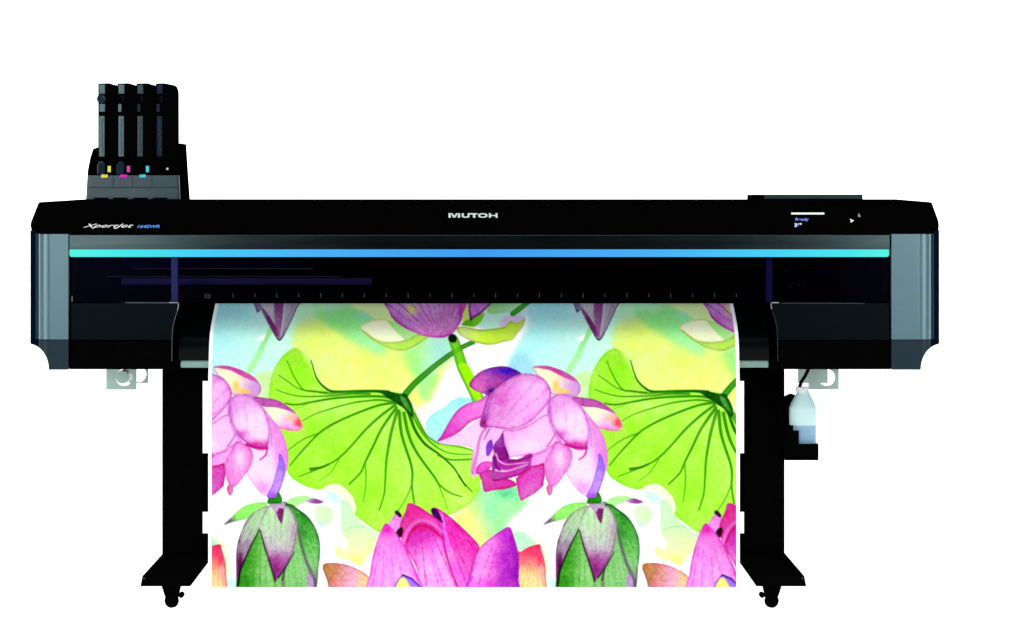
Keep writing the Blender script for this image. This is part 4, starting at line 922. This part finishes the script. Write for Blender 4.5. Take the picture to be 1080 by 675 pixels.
F2 = np.stack([j, j + 1, j + nbc + 1, j + nbc], -1).reshape(-1, 4)
faces = np.concatenate([F1, F2])
me = bpy.data.meshes.new('printed_banner')
me.vertices.add(len(verts)); me.vertices.foreach_set('co', verts.ravel())
me.loops.add(len(faces) * 4); me.loops.foreach_set('vertex_index', faces.ravel().astype(np.int32))
me.polygons.add(len(faces)); me.polygons.foreach_set('loop_start', np.arange(len(faces), dtype=np.int32) * 4)
me.update(calc_edges=True); me.validate()
at = me.color_attributes.new('print', 'FLOAT_COLOR', 'POINT')
cc = np.ones((len(verts), 4), np.float32); cc[:nr * nc, :3] = lc.reshape(-1, 3); cc[nr * nc:, :3] = .9
at.data.foreach_set('color', cc.ravel())
me.polygons.foreach_set('use_smooth', [True] * len(me.polygons))
m, nt, b = principled('printed_sheet')
va = nt.nodes.new('ShaderNodeVertexColor'); va.layer_name = 'print'
nt.links.new(va.outputs['Color'], b.inputs['Base Color']); b.inputs['Roughness'].default_value = .8; b.inputs['Specular IOR Level'].default_value = 0.0
me.materials.append(m)
banner = bpy.data.objects.new('printed_banner', me); COL.objects.link(banner); banner.location = loc
tag(banner, 'white-edged watercolour print of pink lotus flowers and green leaves hanging from the printer', 'banner')
# ------------------------------------------------------------------ floor, world, lights, camera
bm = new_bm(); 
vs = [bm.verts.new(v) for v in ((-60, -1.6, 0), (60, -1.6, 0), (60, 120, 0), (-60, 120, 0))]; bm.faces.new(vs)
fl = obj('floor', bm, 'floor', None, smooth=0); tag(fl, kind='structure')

w = bpy.data.worlds.new('World'); scn.world = w; w.use_nodes = True; nt = w.node_tree
bg = nt.nodes['Background']; tc = nt.nodes.new('ShaderNodeTexCoord'); sp = nt.nodes.new('ShaderNodeSeparateXYZ')
mr = nt.nodes.new('ShaderNodeMapRange'); mr.inputs['From Min'].default_value = -0.02; mr.inputs['From Max'].default_value = 0.30
mr.inputs['To Min'].default_value = 0.004; mr.inputs['To Max'].default_value = 3.0
nt.links.new(tc.outputs['Generated'], sp.inputs['Vector']); nt.links.new(sp.outputs['Y'], mr.inputs['Value'])
bg.inputs['Color'].default_value = (1, 1, 1, 1); m2 = nt.nodes.new('ShaderNodeMapRange'); m2.inputs['From Min'].default_value = -0.45; m2.inputs['From Max'].default_value = -0.6; m2.inputs['To Min'].default_value = 0; m2.inputs['To Max'].default_value = 2.0  # unseen downward glow, added to backlight the floor
mm = nt.nodes.new('ShaderNodeMath'); mm.operation = 'MAXIMUM'
nt.links.new(sp.outputs['Z'], m2.inputs['Value']); nt.links.new(mr.outputs['Result'], mm.inputs[0]); nt.links.new(m2.outputs['Result'], mm.inputs[1]); nt.links.new(mm.outputs[0], bg.inputs['Strength'])

def area(name, loc, target, sx, sy, power, color=(1, 1, 1)):
    l = bpy.data.lights.new(name, 'AREA'); l.shape = 'RECTANGLE'; l.size = sx; l.size_y = sy; l.energy = power; l.color = color
    o = bpy.data.objects.new(name, l); COL.objects.link(o); o.location = loc
    o.rotation_euler = (Vector(target) - Vector(loc)).to_track_quat('-Z', 'Y').to_euler(); return o
area('key_softbox', (0, -6.0, 4.5), (0, 0, 0.5), 5.5, 1.8, 268)
o = area('overhead_floor_fill', (0, -1.1, 4.6), (0, -1.0, 0), 7.0, 1.0, 20); o.data.spread = R(75)  # unseen fill, added to lift shadow off the floor
area('left_softbox', (-2.6, -8.2, 1.75), (-0.4, 0, 1.2), 1.6, 2.4, 60, (0.86, 0.97, 1.0))
area('right_softbox', (2.85, -8.2, 1.75), (0.4, 0, 1.2), 1.4, 2.4, 55, (0.86, 0.97, 1.0))

area('left_strip_light', (-6.2, -4.6, 1.5), (-1.3, 0, 1.1), 3.2, 2.4, 130, (0.9, 0.98, 1.0))
area('right_strip_light', (6.2, -4.6, 1.5), (1.3, 0, 1.1), 3.2, 2.4, 130, (0.9, 0.98, 1.0))
cam = bpy.data.cameras.new('camera'); co = bpy.data.objects.new('camera', cam); COL.objects.link(co)
co.location = (0, -D, ZC); co.rotation_euler = (R(90), 0, 0)
cam.sensor_width = 36; cam.lens = 36 * D / (1080 * S); cam.shift_x = 30 / 1080; cam.shift_y = -125.5 / 1080; cam.clip_end = 500
scn.camera = co
scn.render.engine = 'CYCLES'
scn.render.resolution_x = 1024; scn.render.resolution_y = 640
scn.view_settings.view_transform = 'Standard'; scn.view_settings.look = 'None'; scn.view_settings.exposure = 0; scn.view_settings.gamma = 1
scn.cycles.max_bounces = 6; scn.cycles.diffuse_bounces = 3
